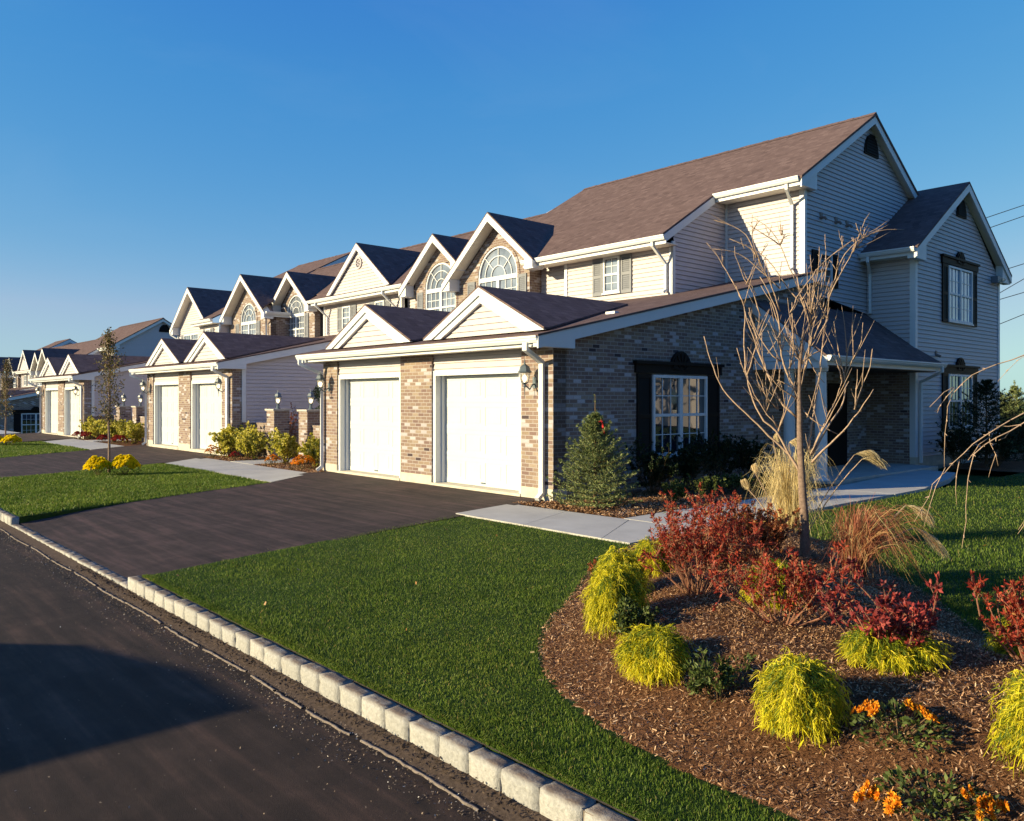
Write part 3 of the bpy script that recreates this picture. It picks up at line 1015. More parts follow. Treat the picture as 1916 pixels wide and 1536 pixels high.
    mb = MB(); mb.rectpipe([(XG + .25, y0 - .5, ze - .12), (XG + .25, y0 - .5, ze - .25), (XG + .12, y0 - .07, ze - .5), (XG + .12, y0 - .07, 4.05)])
    part(mb, 'downspout', M['white'])
    half_vent(sw_, 24.97, 6.92, .36, M['dark'])
    window(sw_, 23.95, 25.75, 3.92, 5.45, 3, 2, twin=True, glass='glass_pale', shut='dark', sw=.36, header=True, o=.02)
    window(sw_, 23.95, 25.75, .95, 2.45, 3, 2, twin=True, glass='glass_dark', shut='dark', sw=.36, header=True, o=.02)
    mb = MB(); fbox(mb, sw_, 23.1, 23.2, 2.92, 3.06, 0, .035); mb.tube([(XW + .03, 23.15, 2.95), (XW + .14, 23.15, 2.9)], .035, 8)
    part(mb, 'wall_vent', M['vent'])
    mb = MB(); fbox(mb, sw_, 27.45, 27.75, 5.3, 5.5, 0, .2)
    fl = part(mb, 'floodlight', M['shutter'])
    mb = MB(); mb.prism([(XW + .2, 27.42, 5.27), (XW + .2, 27.78, 5.27), (XW + .3, 27.78, 5.36), (XW + .3, 27.42, 5.36)], (.03, 0, .06))
    part(mb, 'lens', M['lampglass'], fl)
    # ---------------- entrance porch
    pz = lambda x: 4.03 - .753 * (x + 9.84)
    px0, px1 = XG, -8.02
    py0, py1 = 15.95, 21.78
    mb = MB(); mb.prism([(px0, py0, pz(px0)), (px1, py0, pz(px1)), (px1, py1, pz(px1)), (px0, py1, pz(px0))], (0, 0, -.05))
    mb.prism([(XW, py1, pz(XW)), (px1, py1, pz(px1)), (px1, py1 + .35, pz(px1)), (XW, py1 + .02, pz(XW))], (0, 0, -.05))
    part(mb, 'porch_roof', M['roof'])
    mb = MB(); mb.prism([(px0 + .1, py0 - .02, pz(px0 + .1) - .06), (px1, py0 - .02, pz(px1) - .06), (px1, py0 - .02, pz(px1) - .26), (px0 + .1, py0 - .02, pz(px0 + .1) - .3)], (0, .04, 0))
    part(mb, 'rake_board', M['white'])
    mb = MB(); lap(mb, FR(py0 + .12), [(px0 + .1, 2.5), (px1 - .1, 2.5), (px1 - .1, 2.6), (px0 + .1, pz(px0 + .1) - .1)])
    mb.box(px0 + .1, px1 - .05, py0 + .02, py0 + .16, 2.4, 2.52)
    part(mb, 'pediment', M['white'])
    gutter(SD(px1 - .05), py0, py1 + .35, pz(px1) + .0, .03, -.2, soffit=False)
    mb = MB(); mb.box(px0, px1 - .05, py0 + .1, py1, 2.44, 2.47)
    part(mb, 'porch_ceiling', M['wood'])  # dark tone chosen to cut bounce light in the porch
    for (cx_, cy_) in ((-8.28, 16.2), (-9.0, 16.2)):
        mb = MB(); mb.lathe([(.16, .02), (.16, .08), (.125, .1), (.12, 1.3), (.105, 2.32), (.14, 2.34), (.15, 2.42)], (cx_, cy_, 0), 16)
        part(mb, 'porch_column', M['white'], smooth=False)
    mb = MB(); mb.box(px0, px1, py0, py1, -.1, .06)
    part(mb, 'porch_floor', M['concrete'])
    mb = MB(); mb.rectpipe([(px1 + .05, py1 + .12, 2.62), (px1 + .05, py1 + .12, 2.45), (XW + .07, py1 + .25, 2.2), (XW + .07, py1 + .25, .1)])
    part(mb, 'downspout', M['white'])
    mb = MB(); fbox(mb, SD(XG), 19.6, 20.55, .06, 2.15, .0, .05)
    dr = part(mb, 'front_door', M['dark'])
    mb = MB(); mb.lathe([(.02, -.02), (.03, 0), (.02, .02)], (XG + .08, 20.45, 1.05), 8)
    part(mb, 'handle', M['pewter'], dr)
    mb = MB(); mb.box(-10.45, -10.22, 11.88, 12.0, zf(11.9) + .0, zf(11.9) + .06)
    part(mb, 'roof_vent', M['white'])

    # ---------------- the two brick gables with arched windows over the first garage
    yB = 15.9
    fb = FR(yB)
    zbt = 3.6
    # gable 1 : centre -18.2, gable 2 : centre -21.0, valley between at -19.72
    g1 = dict(xc=-18.2, zp=7.26, xl=-20.42, zl=5.40, xr=-16.28, zr=5.66)
    g2 = dict(xc=-21.0, zp=7.06, xl=-22.90, zl=5.46, xr=-19.75, zr=6.01)
    brick_arch_wall(fb, [(-18.24, 7.0), (-19.72, 5.75), (-19.72, zbt)], [(-18.24, 7.0), (-16.85, 5.85), (-16.85, zbt)], -19.13, -17.35, 4.3, 5.42)
    brick_arch_wall(fb, [(-21.05, 6.85), (-22.45, 5.65), (-22.45, zbt)], [(-21.05, 6.85), (-19.72, 5.75), (-19.72, zbt)], -21.86, -20.24, 4.3, 5.36)
    arch_window(fb, -19.13, -17.35, 4.3, 5.42)
    arch_window(fb, -21.86, -20.24, 4.3, 5.36)
    shutter(fb, -17.30, -16.96, 4.3, 5.36, M['shutter'], .0); shutter(fb, -19.62, -19.27, 4.3, 5.36, M['shutter'], .0)
    shutter(fb, -22.30, -21.98, 4.3, 5.3, M['shutter'], .0)
    mb = MB(); mb.box(-17.05, -16.85, yB + .25, 16.6, zbt, 5.6)
    part(mb, 'brick_wall', M['brick'])
    tall_gable(g1['xc'], g1['zp'], g1['xl'], g1['zl'], g1['xr'], g1['zr'], 15.46, yB, 15.6, 5.66, mE)
    tall_gable(g2['xc'], g2['zp'], g2['xl'], g2['zl'], g2['xr'], g2['zr'], 15.53, yB, 15.6, 5.66, mE)

    # ---------------- middle block: lower ridge, siding gable with the round vent
    ZM, YM = 8.21, 19.86
    zm_ = lambda y: 5.64 + (ZM - 5.64) / (YM - 15.6) * (y - 15.6)
    for xa_, xb_, ya_ in ((-22.46, -20.2, 16.15), (-29.44, -22.46, 15.6), (-36.4, -29.44, 16.2)):
        chev(xa_, xb_, ya_, zm_(ya_), YM, ZM, 2 * YM - 15.6, 5.64)
    rake(-20.18, [(YM, ZM), (YR, ZR), (YB, 5.66)], .3)
    mb = MB(); flatwall(mb, SD(-20.25), [(YM, 5.6), (YB, 5.6), (YR, ZR - .1), (YM, ZM)], 0, .1)
    part(mb, 'wall', M['siding'])
    f3 = FR(16.15)
    mb = MB(); lap(mb, f3, [(-29.0, 3.6), (-23.6, 3.6), (-23.6, 5.5), (-29.0, 5.5)])
    lap(mb, FR(16.4), [(-23.6, 3.6), (-22.4, 3.6), (-22.4, 5.6), (-23.6, 5.6)])
    lap(mb, FR(16.4), [(-30.0, 3.6), (-29.0, 3.6), (-29.0, 5.6), (-30.0, 5.6)])
    part(mb, 'wall', M['siding'])
    mb = MB(); fbox(mb, f3, -23.68, -23.58, 3.6, 5.5, -.1, .035)
    part(mb, 'corner_board', M['white'])
    mb = MB(); fbox(mb, f3, -29.05, -28.95, 3.6, 5.5, -.1, .035)
    part(mb, 'corner_board', M['white'])
    gutter(f3, -29.6, -22.75, 5.64, .50, 0)
    xc, hw, zb3, zp3, yg = -25.75, 2.16, 5.72, 7.42, 15.74
    mb = MB(); lap(mb, FR(yg), [(xc - hw + .12, zb3), (xc + hw - .12, zb3), (xc, zp3 - .12)])
    part(mb, 'gable', M['siding'])
    round_vent(FR(yg - .02), xc + .02, 6.72, .21)
    m3 = (ZM - 5.64) / (YM - 15.6)
    for sg in (-1, 1):
        mb = MB(); mb.prism([(xc, yg - .13, zp3), (xc, 15.6 + (zp3 - 5.64) / m3, zp3), (xc + sg * hw, yg - .02, zb3), (xc + sg * hw, yg - .13, zb3)], (0, 0, .04))
        part(mb, 'gable_roof', M['roof'])
        mb = MB()
        mb.prism([(xc, yg - .135, zp3 - .0), (xc + sg * hw, yg - .135, zb3), (xc + sg * (hw - .26), yg - .135, zb3), (xc, yg - .135, zp3 - .22)], (0, .06, 0))
        part(mb, 'rake_board', M['white'])
    window(f3, -27.55, -26.95, 4.42, 5.3, 2, 2, shut='shutter', sw=.34)
    window(f3, -25.25, -24.65, 4.42, 5.3, 2, 2, shut='shutter', sw=.34)
    for dx in (-28.75, -24.0):
        mb = MB(); mb.rectpipe([(dx, 15.6, 5.53), (dx, 15.6, 5.42), (dx + .08, 16.08, 5.0), (dx + .08, 16.08, 4.3)])
        part(mb, 'downspout', M['white'])

    # ---------------- brick gables over the second garage
    fb4 = FR(15.95)
    brick_arch_wall(fb4, [(-31.05, 6.8), (-32.5, 5.6), (-32.5, 3.6)], [(-31.05, 6.8), (-29.45, 5.5), (-29.45, 3.6)], -31.85, -30.28, 4.25, 5.3)
    arch_window(fb4, -31.85, -30.28, 4.25, 5.3)
    shutter(fb4, -30.24, -29.92, 4.25, 5.25, M['shutter'], 0.0)
    tall_gable(-31.08, 7.04, -32.75, 5.65, -29.25, 5.52, 15.55, 15.95, 15.6, 5.64, m3)
    mE2 = (9.3 - 5.3) / (YR - 14.3)
    z2_ = lambda y: 5.3 + mE2 * (y - 14.3)
    chev(-37.9, -36.4, 14.3, 5.3, YR, 9.3, 2 * YR - 14.3, 5.3)
    chev(-42.2, -37.9, 15.3, z2_(15.3), YR, 9.3, 2 * YR - 14.3, 5.3)
    rake(-36.42, [(17.5, 5.3 + mE2 * 3.2), (YR, 9.3), (28.0, 6.0)], .3)
    mb = MB(); flatwall(mb, SD(-36.5), [(17.0, 5.0), (28.0, 5.0), (28.0, 5.9), (YR, 9.2), (17.0, 6.6)], 0, .1)
    part(mb, 'wall', M['siding'])
    fb5 = FR(15.15)
    brick_arch_wall(fb5, [(-33.8, 6.9), (-35.85, 5.3), (-35.85, 3.6)], [(-33.8, 6.9), (-31.7, 5.25), (-31.7, 3.6)], -34.62, -33.05, 4.15, 5.13)
    arch_window(fb5, -34.62, -33.05, 4.15, 5.13)
    shutter(fb5, -33.0, -32.66, 4.15, 5.08, M['shutter'], 0.0); shutter(fb5, -35.1, -34.74, 4.15, 5.08, M['shutter'], 0.0)
    mb = MB(); flatwall(mb, SD(-31.7), [(15.152, 3.6), (16.2, 3.6), (16.2, 5.3), (15.152, 5.3)], 0, .1)
    part(mb, 'brick_wall', M['brick'])
    tall_gable(-33.75, 7.14, -35.95, 5.38, -31.45, 5.34, 14.74, 15.15, 14.74, 5.5, .55)
    gutter(SD(-31.7), 14.8, 15.9, 5.36, .25, 0)
    mb = MB(); mb.rectpipe([(-31.6, 14.9, 5.25), (-31.6, 14.9, 5.15), (-31.95, 15.08, 4.9), (-31.95, 15.08, 4.1)])
    part(mb, 'downspout', M['white'])
    # small sided bay and the sided gable at the left end
    fs5 = FR(14.72)
    mb = MB(); lap(mb, fs5, [(-38.4, 3.6), (-35.92, 3.6), (-35.92, 5.2), (-38.4, 5.2)])
    lap(mb, SD(-35.9), [(14.74, 3.6), (15.2, 3.6), (15.2, 5.25), (14.74, 5.25)])
    part(mb, 'wall', M['siding'])
    mb = MB(); fbox(mb, fs5, -36.0, -35.9, 3.6, 5.2, 0, .035)
    part(mb, 'corner_board', M['white'])
    gutter(fs5, -38.3, -35.75, 5.34, .40, 0)
    window(fs5, -37.35, -36.8, 4.25, 4.98, 2, 2, shut='shutter', sw=.3)
    f6 = FR(15.1)
    mb = MB(); lap(mb, f6, [(-42.0, 3.4), (-37.9, 3.4), (-37.9, 5.35), (-39.95, 6.95), (-42.0, 5.35)])
    part(mb, 'wall', M['siding'])
    window(f6, -41.1, -39.2, 3.9, 4.95, 3, 2, twin=True, shut='shutter', sw=.34)
    tall_gable(-39.8, 7.2, -42.2, 5.28, -37.7, 5.5, 14.72, 15.1, 14.72, 5.5, .55)
    mb = MB(); fbox(mb, f6, -42.05, -41.95, 3.4, 5.2, 0, .035)
    part(mb, 'corner_board', M['white'])
    mb = MB(); mb.rectpipe([(-42.1, 14.75, 5.1), (-42.1, 14.75, 5.0), (-41.8, 15.03, 4.75), (-41.8, 15.03, 3.9)])
    part(mb, 'downspout', M['white'])
    # ground floor front between the garages and the rear, closing the volume
    mb = MB()
    lap(mb, FR(16.2), [(-24.2, 0), (-17.2, 0), (-17.2, 4.4), (-24.2, 4.4)])
    lap(mb, FR(16.2), [(-39.6, 0), (-31, 0), (-31, 4.4), (-39.6, 4.4)])
    part(mb, 'wall', M['siding'])
    mb = MB()
    mb.box(-41.9, -9.95, 28.0, 28.1, -.3, 5.7)
    mb.box(-42.0, -41.9, 15.2, 28.1, -.3, 5.4)
    part(mb, 'rear_wall', M['siding'])
    return ROOT

row = build_row()

def copy_tree(o, parent=None):
    c = o.copy()
    COL.objects.link(c)
    if parent is not None: c.parent = parent
    for ch in list(o.children):
        copy_tree(ch, c)
    return c
row2 = copy_tree(row)
row2.location = Vector((-27 - 54.3, 14, -1.45))
row2['label'] = 'farthest townhouse row at the left edge, showing a dark blue shaded gable end'

# ================================================================== ground
def zt(x):
    t = min(1, max(0, (-48.5 - x) / 13.0))
    return -1.45 * t * t * (3 - 2 * t)

def ground_mat():
    m = NT('grass_ground')
    o = m.obj()
    a = m.noise(o, 1.2, 5, 0.65); b = m.noise(o, 90, 3, 0.7)
    c = m.ramp(b, [(0.25, (0.015, 0.03, 0.008)), (0.6, (0.045, 0.085, 0.018)), (0.9, (0.08, 0.13, 0.028))])
    c = m.mix(1.0, c, m.ramp(a, [(0.3, (0.8, 0.85, 0.8)), (0.7, (1.2, 1.12, 1.1))]), 'MULTIPLY')
    m.bump(b, 0.8, 0.03)
    return m.set(c, 0.9, 0.1)
M['grass_ground'] = ground_mat()

def asphalt_mat(name, base, streak_dir, track=0.0):
    m = NT(name)
    o = m.obj()
    fine = m.noise(o, 260, 2, 0.7)
    mid = m.noise(o, 5, 5, 0.65)
    mp = m.n('ShaderNodeMapping'); m.l(o, mp.inputs['Vector'])
    mp.inputs['Rotation'].default_value = (0, 0, streak_dir)
    mp.inputs['Scale'].default_value = (0.55, 7.0, 1)
    st = m.noise(mp.outputs[0], 1.0, 6, 0.62, 0.3)
    c = m.ramp(mid, [(0.3, tuple(x * .8 for x in base)), (0.7, tuple(x * 1.2 for x in base))])
    c = m.mix(1.0, c, m.ramp(st, [(0.3, (0.6,) * 3), (0.5, (1, 1, 1)), (0.72, (2.1, 1.9, 1.85))]), 'MULTIPLY')
    c = m.mix(1.0, c, m.ramp(fine, [(0.3, (0.6,) * 3), (0.7, (1.45,) * 3)]), 'MULTIPLY')
    if track:
        # curved dusty tyre sweeps
        mp2 = m.n('ShaderNodeMapping'); m.l(o, mp2.inputs['Vector'])
        mp2.inputs['Location'].default_value = (7.0, 4.2, 0)
        wv = m.n('ShaderNodeTexWave', wave_type='RINGS', rings_direction='Z')
        m.l(mp2.outputs[0], wv.inputs['Vector'])
        wv.inputs['Scale'].default_value = 0.55; wv.inputs['Distortion'].default_value = 1.2
        wv.inputs['Detail'].default_value = 1.0; wv.inputs['Detail Scale'].default_value = 0.3
        wv2 = m.n('ShaderNodeTexWave', wave_type='RINGS', rings_direction='Z')
        m.l(mp2.outputs[0], wv2.inputs['Vector'])
        wv2.inputs['Scale'].default_value = 9.0; wv2.inputs['Distortion'].default_value = 2.5
        wv2.inputs['Detail'].default_value = 2.0; wv2.inputs['Detail Scale'].default_value = 2.0
        k = m.math('MULTIPLY', m.ramp(wv.outputs['Fac'], [(0.55, (0,) * 3), (0.75, (1,) * 3)]), m.noise(o, 0.9, 3, 0.6))
        k = m.math('MULTIPLY', k, m.math('ADD', m.math('MULTIPLY', wv2.outputs['Fac'], 0.6), 0.6))
        c = m.mix(m.math('MULTIPLY', k, track), c, (0.13, 0.10, 0.085))
    sp_ = m.noise(o, 70, 3, 0.8)
    c = m.mix(m.ramp(sp_, [(0.66, (0,) * 3), (0.74, (.5,) * 3)]), c, (0.11, 0.09, 0.08))
    bl = m.noise(o, 1.1, 3, 0.7, 0.8)
    c = m.mix(1.0, c, m.ramp(bl, [(0.35, (0.75,) * 3), (0.65, (1.25, 1.22, 1.2))]), 'MULTIPLY')
    m.bump(fine, 0.6, 0.008)
    return m.set(c, 0.85, 0.25)
M['road'] = asphalt_mat('road_asphalt', (0.034, 0.022, 0.017), 0.15)
M['drive'] = asphalt_mat('driveway_asphalt', (0.046, 0.030, 0.028), 0.1)

def walk_mat():
    m = NT('walk_concrete')
    o = m.obj()
    f = m.noise(o, 140, 3, 0.7); g = m.noise(o, 1.5, 4, 0.6)
    c = m.ramp(g, [(0.3, (0.40, 0.385, 0.365)), (0.7, (0.50, 0.485, 0.46))])
    c = m.mix(1.0, c, m.ramp(f, [(0.3, (0.88,) * 3), (0.7, (1.08,) * 3)]), 'MULTIPLY')
    m.bump(f, 0.2, 0.004)
    return m.set(c, 0.85, 0.2)
M['walk'] = walk_mat()

def mulch_mat():
    m = NT('mulch_ground')
    o = m.obj()
    f = m.noise(m.scalevec(o, (1, 1, 1)), 55, 4, 0.75, 1.0); g = m.noise(o, 2.0, 4, 0.6)
    c = m.ramp(f, [(0.3, (0.05, 0.022, 0.012)), (0.55, (0.19, 0.088, 0.044)), (0.8, (0.34, 0.18, 0.095))])
    c = m.mix(1.0, c, m.ramp(g, [(0.3, (0.75,) * 3), (0.7, (1.2,) * 3)]), 'MULTIPLY')
    m.bump(f, 1.0, 0.03)
    return m.set(c, 0.9, 0.1)
M['mulch'] = mulch_mat()

def kerb_mat():
    m = NT('kerb_stone')
    o = m.obj()
    sp = m.n('ShaderNodeSeparateXYZ'); m.l(o, sp.inputs[0])
    g = m.n('ShaderNodeNewGeometry')
    f = m.noise(o, 45, 5, 0.75); b = m.noise(o, 9, 4, 0.6)
    c = m.ramp(g.outputs['Random Per Island'], [(0.0, (0.36, 0.355, 0.345)), (0.5, (0.43, 0.42, 0.405)), (1.0, (0.32, 0.32, 0.32))])
    c = m.mix(1.0, c, m.ramp(f, [(0.25, (0.6,) * 3), (0.6, (1.05,) * 3), (0.8, (1.2,) * 3)]), 'MULTIPLY')
    # dirt settled on the top and at the foot
    up = m.n('ShaderNodeSeparateXYZ'); m.l(g.outputs['Normal'], up.inputs[0])
    k = m.math('MULTIPLY', m.ramp(up.outputs[2], [(0.5, (0,) * 3), (0.9, (1,) * 3)]), m.ramp(b, [(0.3, (.35,) * 3), (0.55, (1,) * 3)]))
    c = m.mix(k, c, (0.16, 0.125, 0.105))
    m.bump(f, 0.9, 0.012)
    return m.set(c, 0.85, 0.2)
M['kerb'] = kerb_mat()
M['dust'] = plain('dusty_concrete', (0.20, 0.165, 0.14), 0.9, 0.1, 0.3, 30)
M['dirt'] = plain('gutter_dirt', (0.085, 0.062, 0.05), 0.95, 0.1, 0.4, 40, bump=0.5)
M['grit'] = leafmat('road_grit', [(0, (0.30, 0.24, 0.19)), (0.5, (0.14, 0.10, 0.08)), (0.9, (0.22, 0.17, 0.13)), (1, (0.7, 0.66, 0.6))], 0.9, 0.0)
M['chips'] = leafmat('mulch_chips', [(0, (0.07, 0.033, 0.017)), (0.3, (0.21, 0.105, 0.055)), (0.6, (0.32, 0.175, 0.09)), (0.85, (0.46, 0.27, 0.15)), (1, (0.70, 0.49, 0.31))], 0.85, 0.0, 0.12)
M['blades'] = leafmat('grass_blades', [(0, (0.055, 0.11, 0.014)), (0.5, (0.105, 0.18, 0.026)), (0.9, (0.17, 0.24, 0.04)), (0.97, (0.21, 0.24, 0.055)), (1, (0.34, 0.27, 0.12))], 0.5, 0.35, 0.25, patch=((0.72, 0.8, 0.7), (1.3, 1.15, 1.1)))

def in_poly(x, y, poly):
    r = np.zeros(np.shape(x), bool)
    n = len(poly)
    for i in range(n):
        x1, y1 = poly[i]; x2, y2 = poly[i - 1]
        c = ((y1 > y) != (y2 > y)) & (x < (x2 - x1) * (y - y1) / (y2 - y1 + 1e-12) + x1)
        r ^= c
    return r
def poly_dist(x, y, poly):
    m = np.full(np.shape(x), 1e9)
    n = len(poly)
    for i in range(n):
        x1, y1 = poly[i]; x2, y2 = poly[i - 1]
        dx, dy = x2 - x1, y2 - y1
        t = np.clip(((x - x1) * dx + (y - y1) * dy) / (dx * dx + dy * dy), 0, 1)
        m = np.minimum(m, np.hypot(x - x1 - t * dx, y - y1 - t * dy))
    return m

def smooth_poly(p, it=2):
    for _ in range(it):
        q = []
        for i in range(len(p)):
            a, b = p[i], p[(i + 1) % len(p)]
            q.append((a[0] * .75 + b[0] * .25, a[1] * .75 + b[1] * .25))
            q.append((a[0] * .25 + b[0] * .75, a[1] * .25 + b[1] * .75))
        p = q
    return p
BED = smooth_poly([(-6.25, 7.45), (-5.75, 6.3), (-4.9, 5.1), (-4.45, 4.3), (-3.75, 3.6), (-3.05, 3.27), (-2.5, 3.15), (-1.8, 3.1), (-.9, 3.15), (.1, 3.4), (.9, 4.2), (.7, 5.2), (-.5, 5.75), (-1.6, 6.1), (-2.3, 6.8), (-2.85, 7.6), (-3.7, 8.5), (-4.5, 9.5), (-5.7, 9.6), (-6.25, 8.6)], 2)
def mound(x, y):
    x = np.asarray(x, float); y = np.asarray(y, float)
    t = np.clip(poly_dist(x, y, BED) / 1.1, 0, 1) * in_poly(x, y, BED)
    return .30 * t * t * (3 - 2 * t)
def mh(x, y): return float(mound(np.array([x]), np.array([y]))[0])

def sheet(name, pts, z, mat, kind='structure', thick=0.0):
    mb = MB()
    p3 = [(p[0], p[1], (p[2] if len(p) > 2 else z)) for p in pts]
    if thick:
        mb.prism(p3, (0, 0, -thick))
    else:
        mb.face(p3, (0, 0, 1))
    o = mb.build(name, mat)
    return tag(o, kind=kind)

# wide terrain (strip grid so that it can fall away to the left)
def strip_grid(name, xs, ys, z0, mat):
    V = [(x, y, zt(x) + z0) for y in ys for x in xs]
    nx = len(xs)
    Fc = [(j * nx + i, j * nx + i + 1, (j + 1) * nx + i + 1, (j + 1) * nx + i) for j in range(len(ys) - 1) for i in range(nx - 1)]
    return tag(np_mesh(name, V, Fc, mat), kind='structure')
xs = [-1500, -400, -200, -100, -70] + list(np.arange(-64, -46, 1.0)) + [-40, -30, -20, -10, 0, 10, 40, 120, 400, 1500]
strip_grid('ground', xs, [2.72, 20, 60, 200, 600, 1500], -0.13, M['grass_ground'])
strip_grid('road', xs, [-7.4, 2.72], -0.155, M['road'])
strip_grid('far_verge', xs, [-1500, -300, -60, -7.4], -0.03, M['grass_ground'])

# lawns (thin soil sheets) and hard surfaces
YK = 2.668
LAWN0 = [(-8.40, YK), (30, YK), (30, 40), (-6.2, 40), (-6.2, 7.62), (-9.68, 7.62)]
LAWN1 = [(-20.4, YK), (-13.88, YK), (-15.95, 7.62), (-22.6, 7.75)]
LAWN2 = [(-36.0, YK), (-26.6, YK), (-30.4, 7.95), (-37.6, 8.0)]
LAWN3 = [(-60.0, YK), (-42.5, YK), (-46.0, 8.0), (-60, 8.0)]
for L in (LAWN0, LAWN1, LAWN2): sheet('lawn', L, 0.0, M['grass_ground'], thick=.14)
def driveway(k0, k1, g0, g1, yg):
    """kerb edge k0..k1 (x), garage edge g0..g1 (x) at y=yg; dips to the lowered kerb"""
    ys_ = [2.70, 3.1, 3.6, 4.4, 6.0, 8.0, yg]
    zz = [-.10, -.075, -.04, -.01, .004, .006, .03]
    V, Fc = [], []
    def edge(k, g, y):
        return k + (g - k) * (y - 2.7) / (yg - 2.7)
    for y, z in zip([2.664] + ys_[1:], zz):
        for i in range(5):
            x = edge(k0, g0, y) * (1 - i / 4) + edge(k1, g1, y) * i / 4
            V.append((x, y, z + .004))
    for j in range(len(ys_) - 1):
        for i in range(4):
            a = j * 5 + i
            Fc.append((a, a + 1, a + 6, a + 5))
    tag(np_mesh('driveway', V, Fc, M['drive']), kind='structure')
driveway(-13.90, -8.38, -17.7, -10.0, 9.80)
driveway(-26.62, -20.38, -32.2, -24.1, 10.2)
driveway(-42.6, -35.98, -47.6, -39.6, 10.1)

# walkways: slabs with joints
def slabs(name, quad_list):
    mb = MB()
    for q in quad_list:
        mb.prism([(x, y, .022) for x, y in q], (0, 0, -.1))
    return tag(mb.build(name, M['walk']), kind='structure')
g_ = .006
def split(a, b, c, d, n):
    """quad a-b (near edge), d-c (far edge) cut into n along a->b"""
    out = []
    A, B, C_, D = map(np.array, (a, b, c, d))
    for i in range(n):
        t0, t1 = i / n, (i + 1) / n
        e = g_ / np.linalg.norm(B - A)
        p = [A + (B - A) * (t0 + e), A + (B - A) * (t1 - e), D + (C_ - D) * (t1 - e), D + (C_ - D) * (t0 + e)]
        out.append([tuple(v) for v in p])
    return out
path = split((-9.72, 7.63), (-6.3, 7.60), (-7.55, 9.08), (-10.0, 9.02), 2)
path = [[(-9.72, 7.63), (-8.2, 7.62), (-8.75, 9.04), (-10.0, 9.0)], [(-8.19, 7.62), (-6.75, 7.6), (-7.54, 9.08), (-8.74, 9.04)],
        [(-6.74, 7.6), (-6.3, 7.6), (-6.28, 9.1), (-7.52, 9.08)]]
yy_ = [9.11, 10.6, 12.1, 13.6, 15.1, 16.6]
for a, b in zip(yy_, yy_[1:]):
    path.append([(-7.66, a), (-6.30, a), (-6.32, b - .012), (-7.70, b - .012)])
path.append([(-7.70, 16.6), (-6.35, 16.6), (-6.75, 19.0), (-8.0, 19.0)])
path.append([(-8.0, 19.01), (-6.76, 19.01), (-7.2, 20.6), (-8.0, 20.8)])
slabs('walkway', path)
slabs('walkway', split((-22.6, 7.76), (-15.97, 7.63), (-17.2, 9.25), (-24.15, 9.35), 4) + [[(-22.1, 9.36), (-20.55, 9.33), (-20.6, 16.0), (-22.0, 16.0)]])
slabs('walkway', split((-37.6, 8.0), (-30.4, 7.96), (-31.9, 9.5), (-39.3, 9.6), 4) + [[(-37.6, 9.6), (-36.2, 9.58), (-36.2, 16.0), (-37.6, 16.0)]])
sheet('walkway', [(-52, 7.2), (-47, 7.2), (-48.4, 9.4), (-54, 9.4)], 0.0, M['walk'])

# mulch beds by the houses
sheet('planting_bed', [(-10.05, 9.09), (-7.70, 9.14), (-7.78, 16.0), (-9.7, 16.0), (-9.7, 9.78), (-9.8, 9.78)], .012, M['mulch'])
sheet('planting_bed', [(-24.2, 9.40), (-22.15, 9.37), (-22.15, 16.0), (-23.9, 16.0)], .012, M['mulch'])
sheet('planting_bed', [(-20.5, 9.34), (-17.25, 9.28), (-17.55, 9.7), (-17.55, 16.0), (-20.5, 16.0)], .012, M['mulch'])
sheet('planting_bed', [(-39.4, 9.64), (-37.7, 9.62), (-37.7, 16.0), (-39.2, 16.0)], .012, M['mulch'])
sheet('planting_bed', [(-36.1, 9.6), (-31.95, 9.53), (-31.3, 10), (-31.3, 16.0), (-36.1, 16.0)], .012, M['mulch'])
sheet('planting_bed', [(-8.0, 21.9), (-5.8, 21.9), (-6.0, 30), (-8.55, 30)], .012, M['mulch'])

# mounded island bed
def build_bed():
    st = .055
    X, Y = np.meshgrid(np.arange(-6.6, 1.1, st), np.arange(2.9, 9.9, st))
    ins = in_poly(X, Y, BED)
    dd = poly_dist(X, Y, BED)
    ok = ins | (dd < st * 1.1)
    Z = mound(X, Y) + .012 + rng.normal(0, .006, X.shape)
    Z = np.where(ins & (dd > .03), Z, -.02)
    idx = np.arange(X.size).reshape(X.shape)
    c = ok[:-1, :-1] & ok[1:, :-1] & ok[:-1, 1:] & ok[1:, 1:]
    F_ = np.stack([idx[:-1, :-1], idx[:-1, 1:], idx[1:, 1:], idx[1:, :-1]], -1)[c]
    used = np.unique(F_); mp = np.full(X.size, -1); mp[used] = np.arange(len(used))
    V = np.stack([X.ravel(), Y.ravel(), Z.ravel()], 1)[used]
    tag(np_mesh('island_bed', V, mp[F_], M['mulch'], smooth=True), kind='structure')
build_bed()

# ---- scatter quads
def rand_poly_points(n, x0, x1, y0, y1, inside, outside=()):
    x = rng.uniform(x0, x1, n); y = rng.uniform(y0, y1, n)
    k = np.ones(n, bool)
    if inside is not None: k &= in_poly(x, y, inside)
    for o in outside: k &= ~in_poly(x, y, o)
    return x[k], y[k]

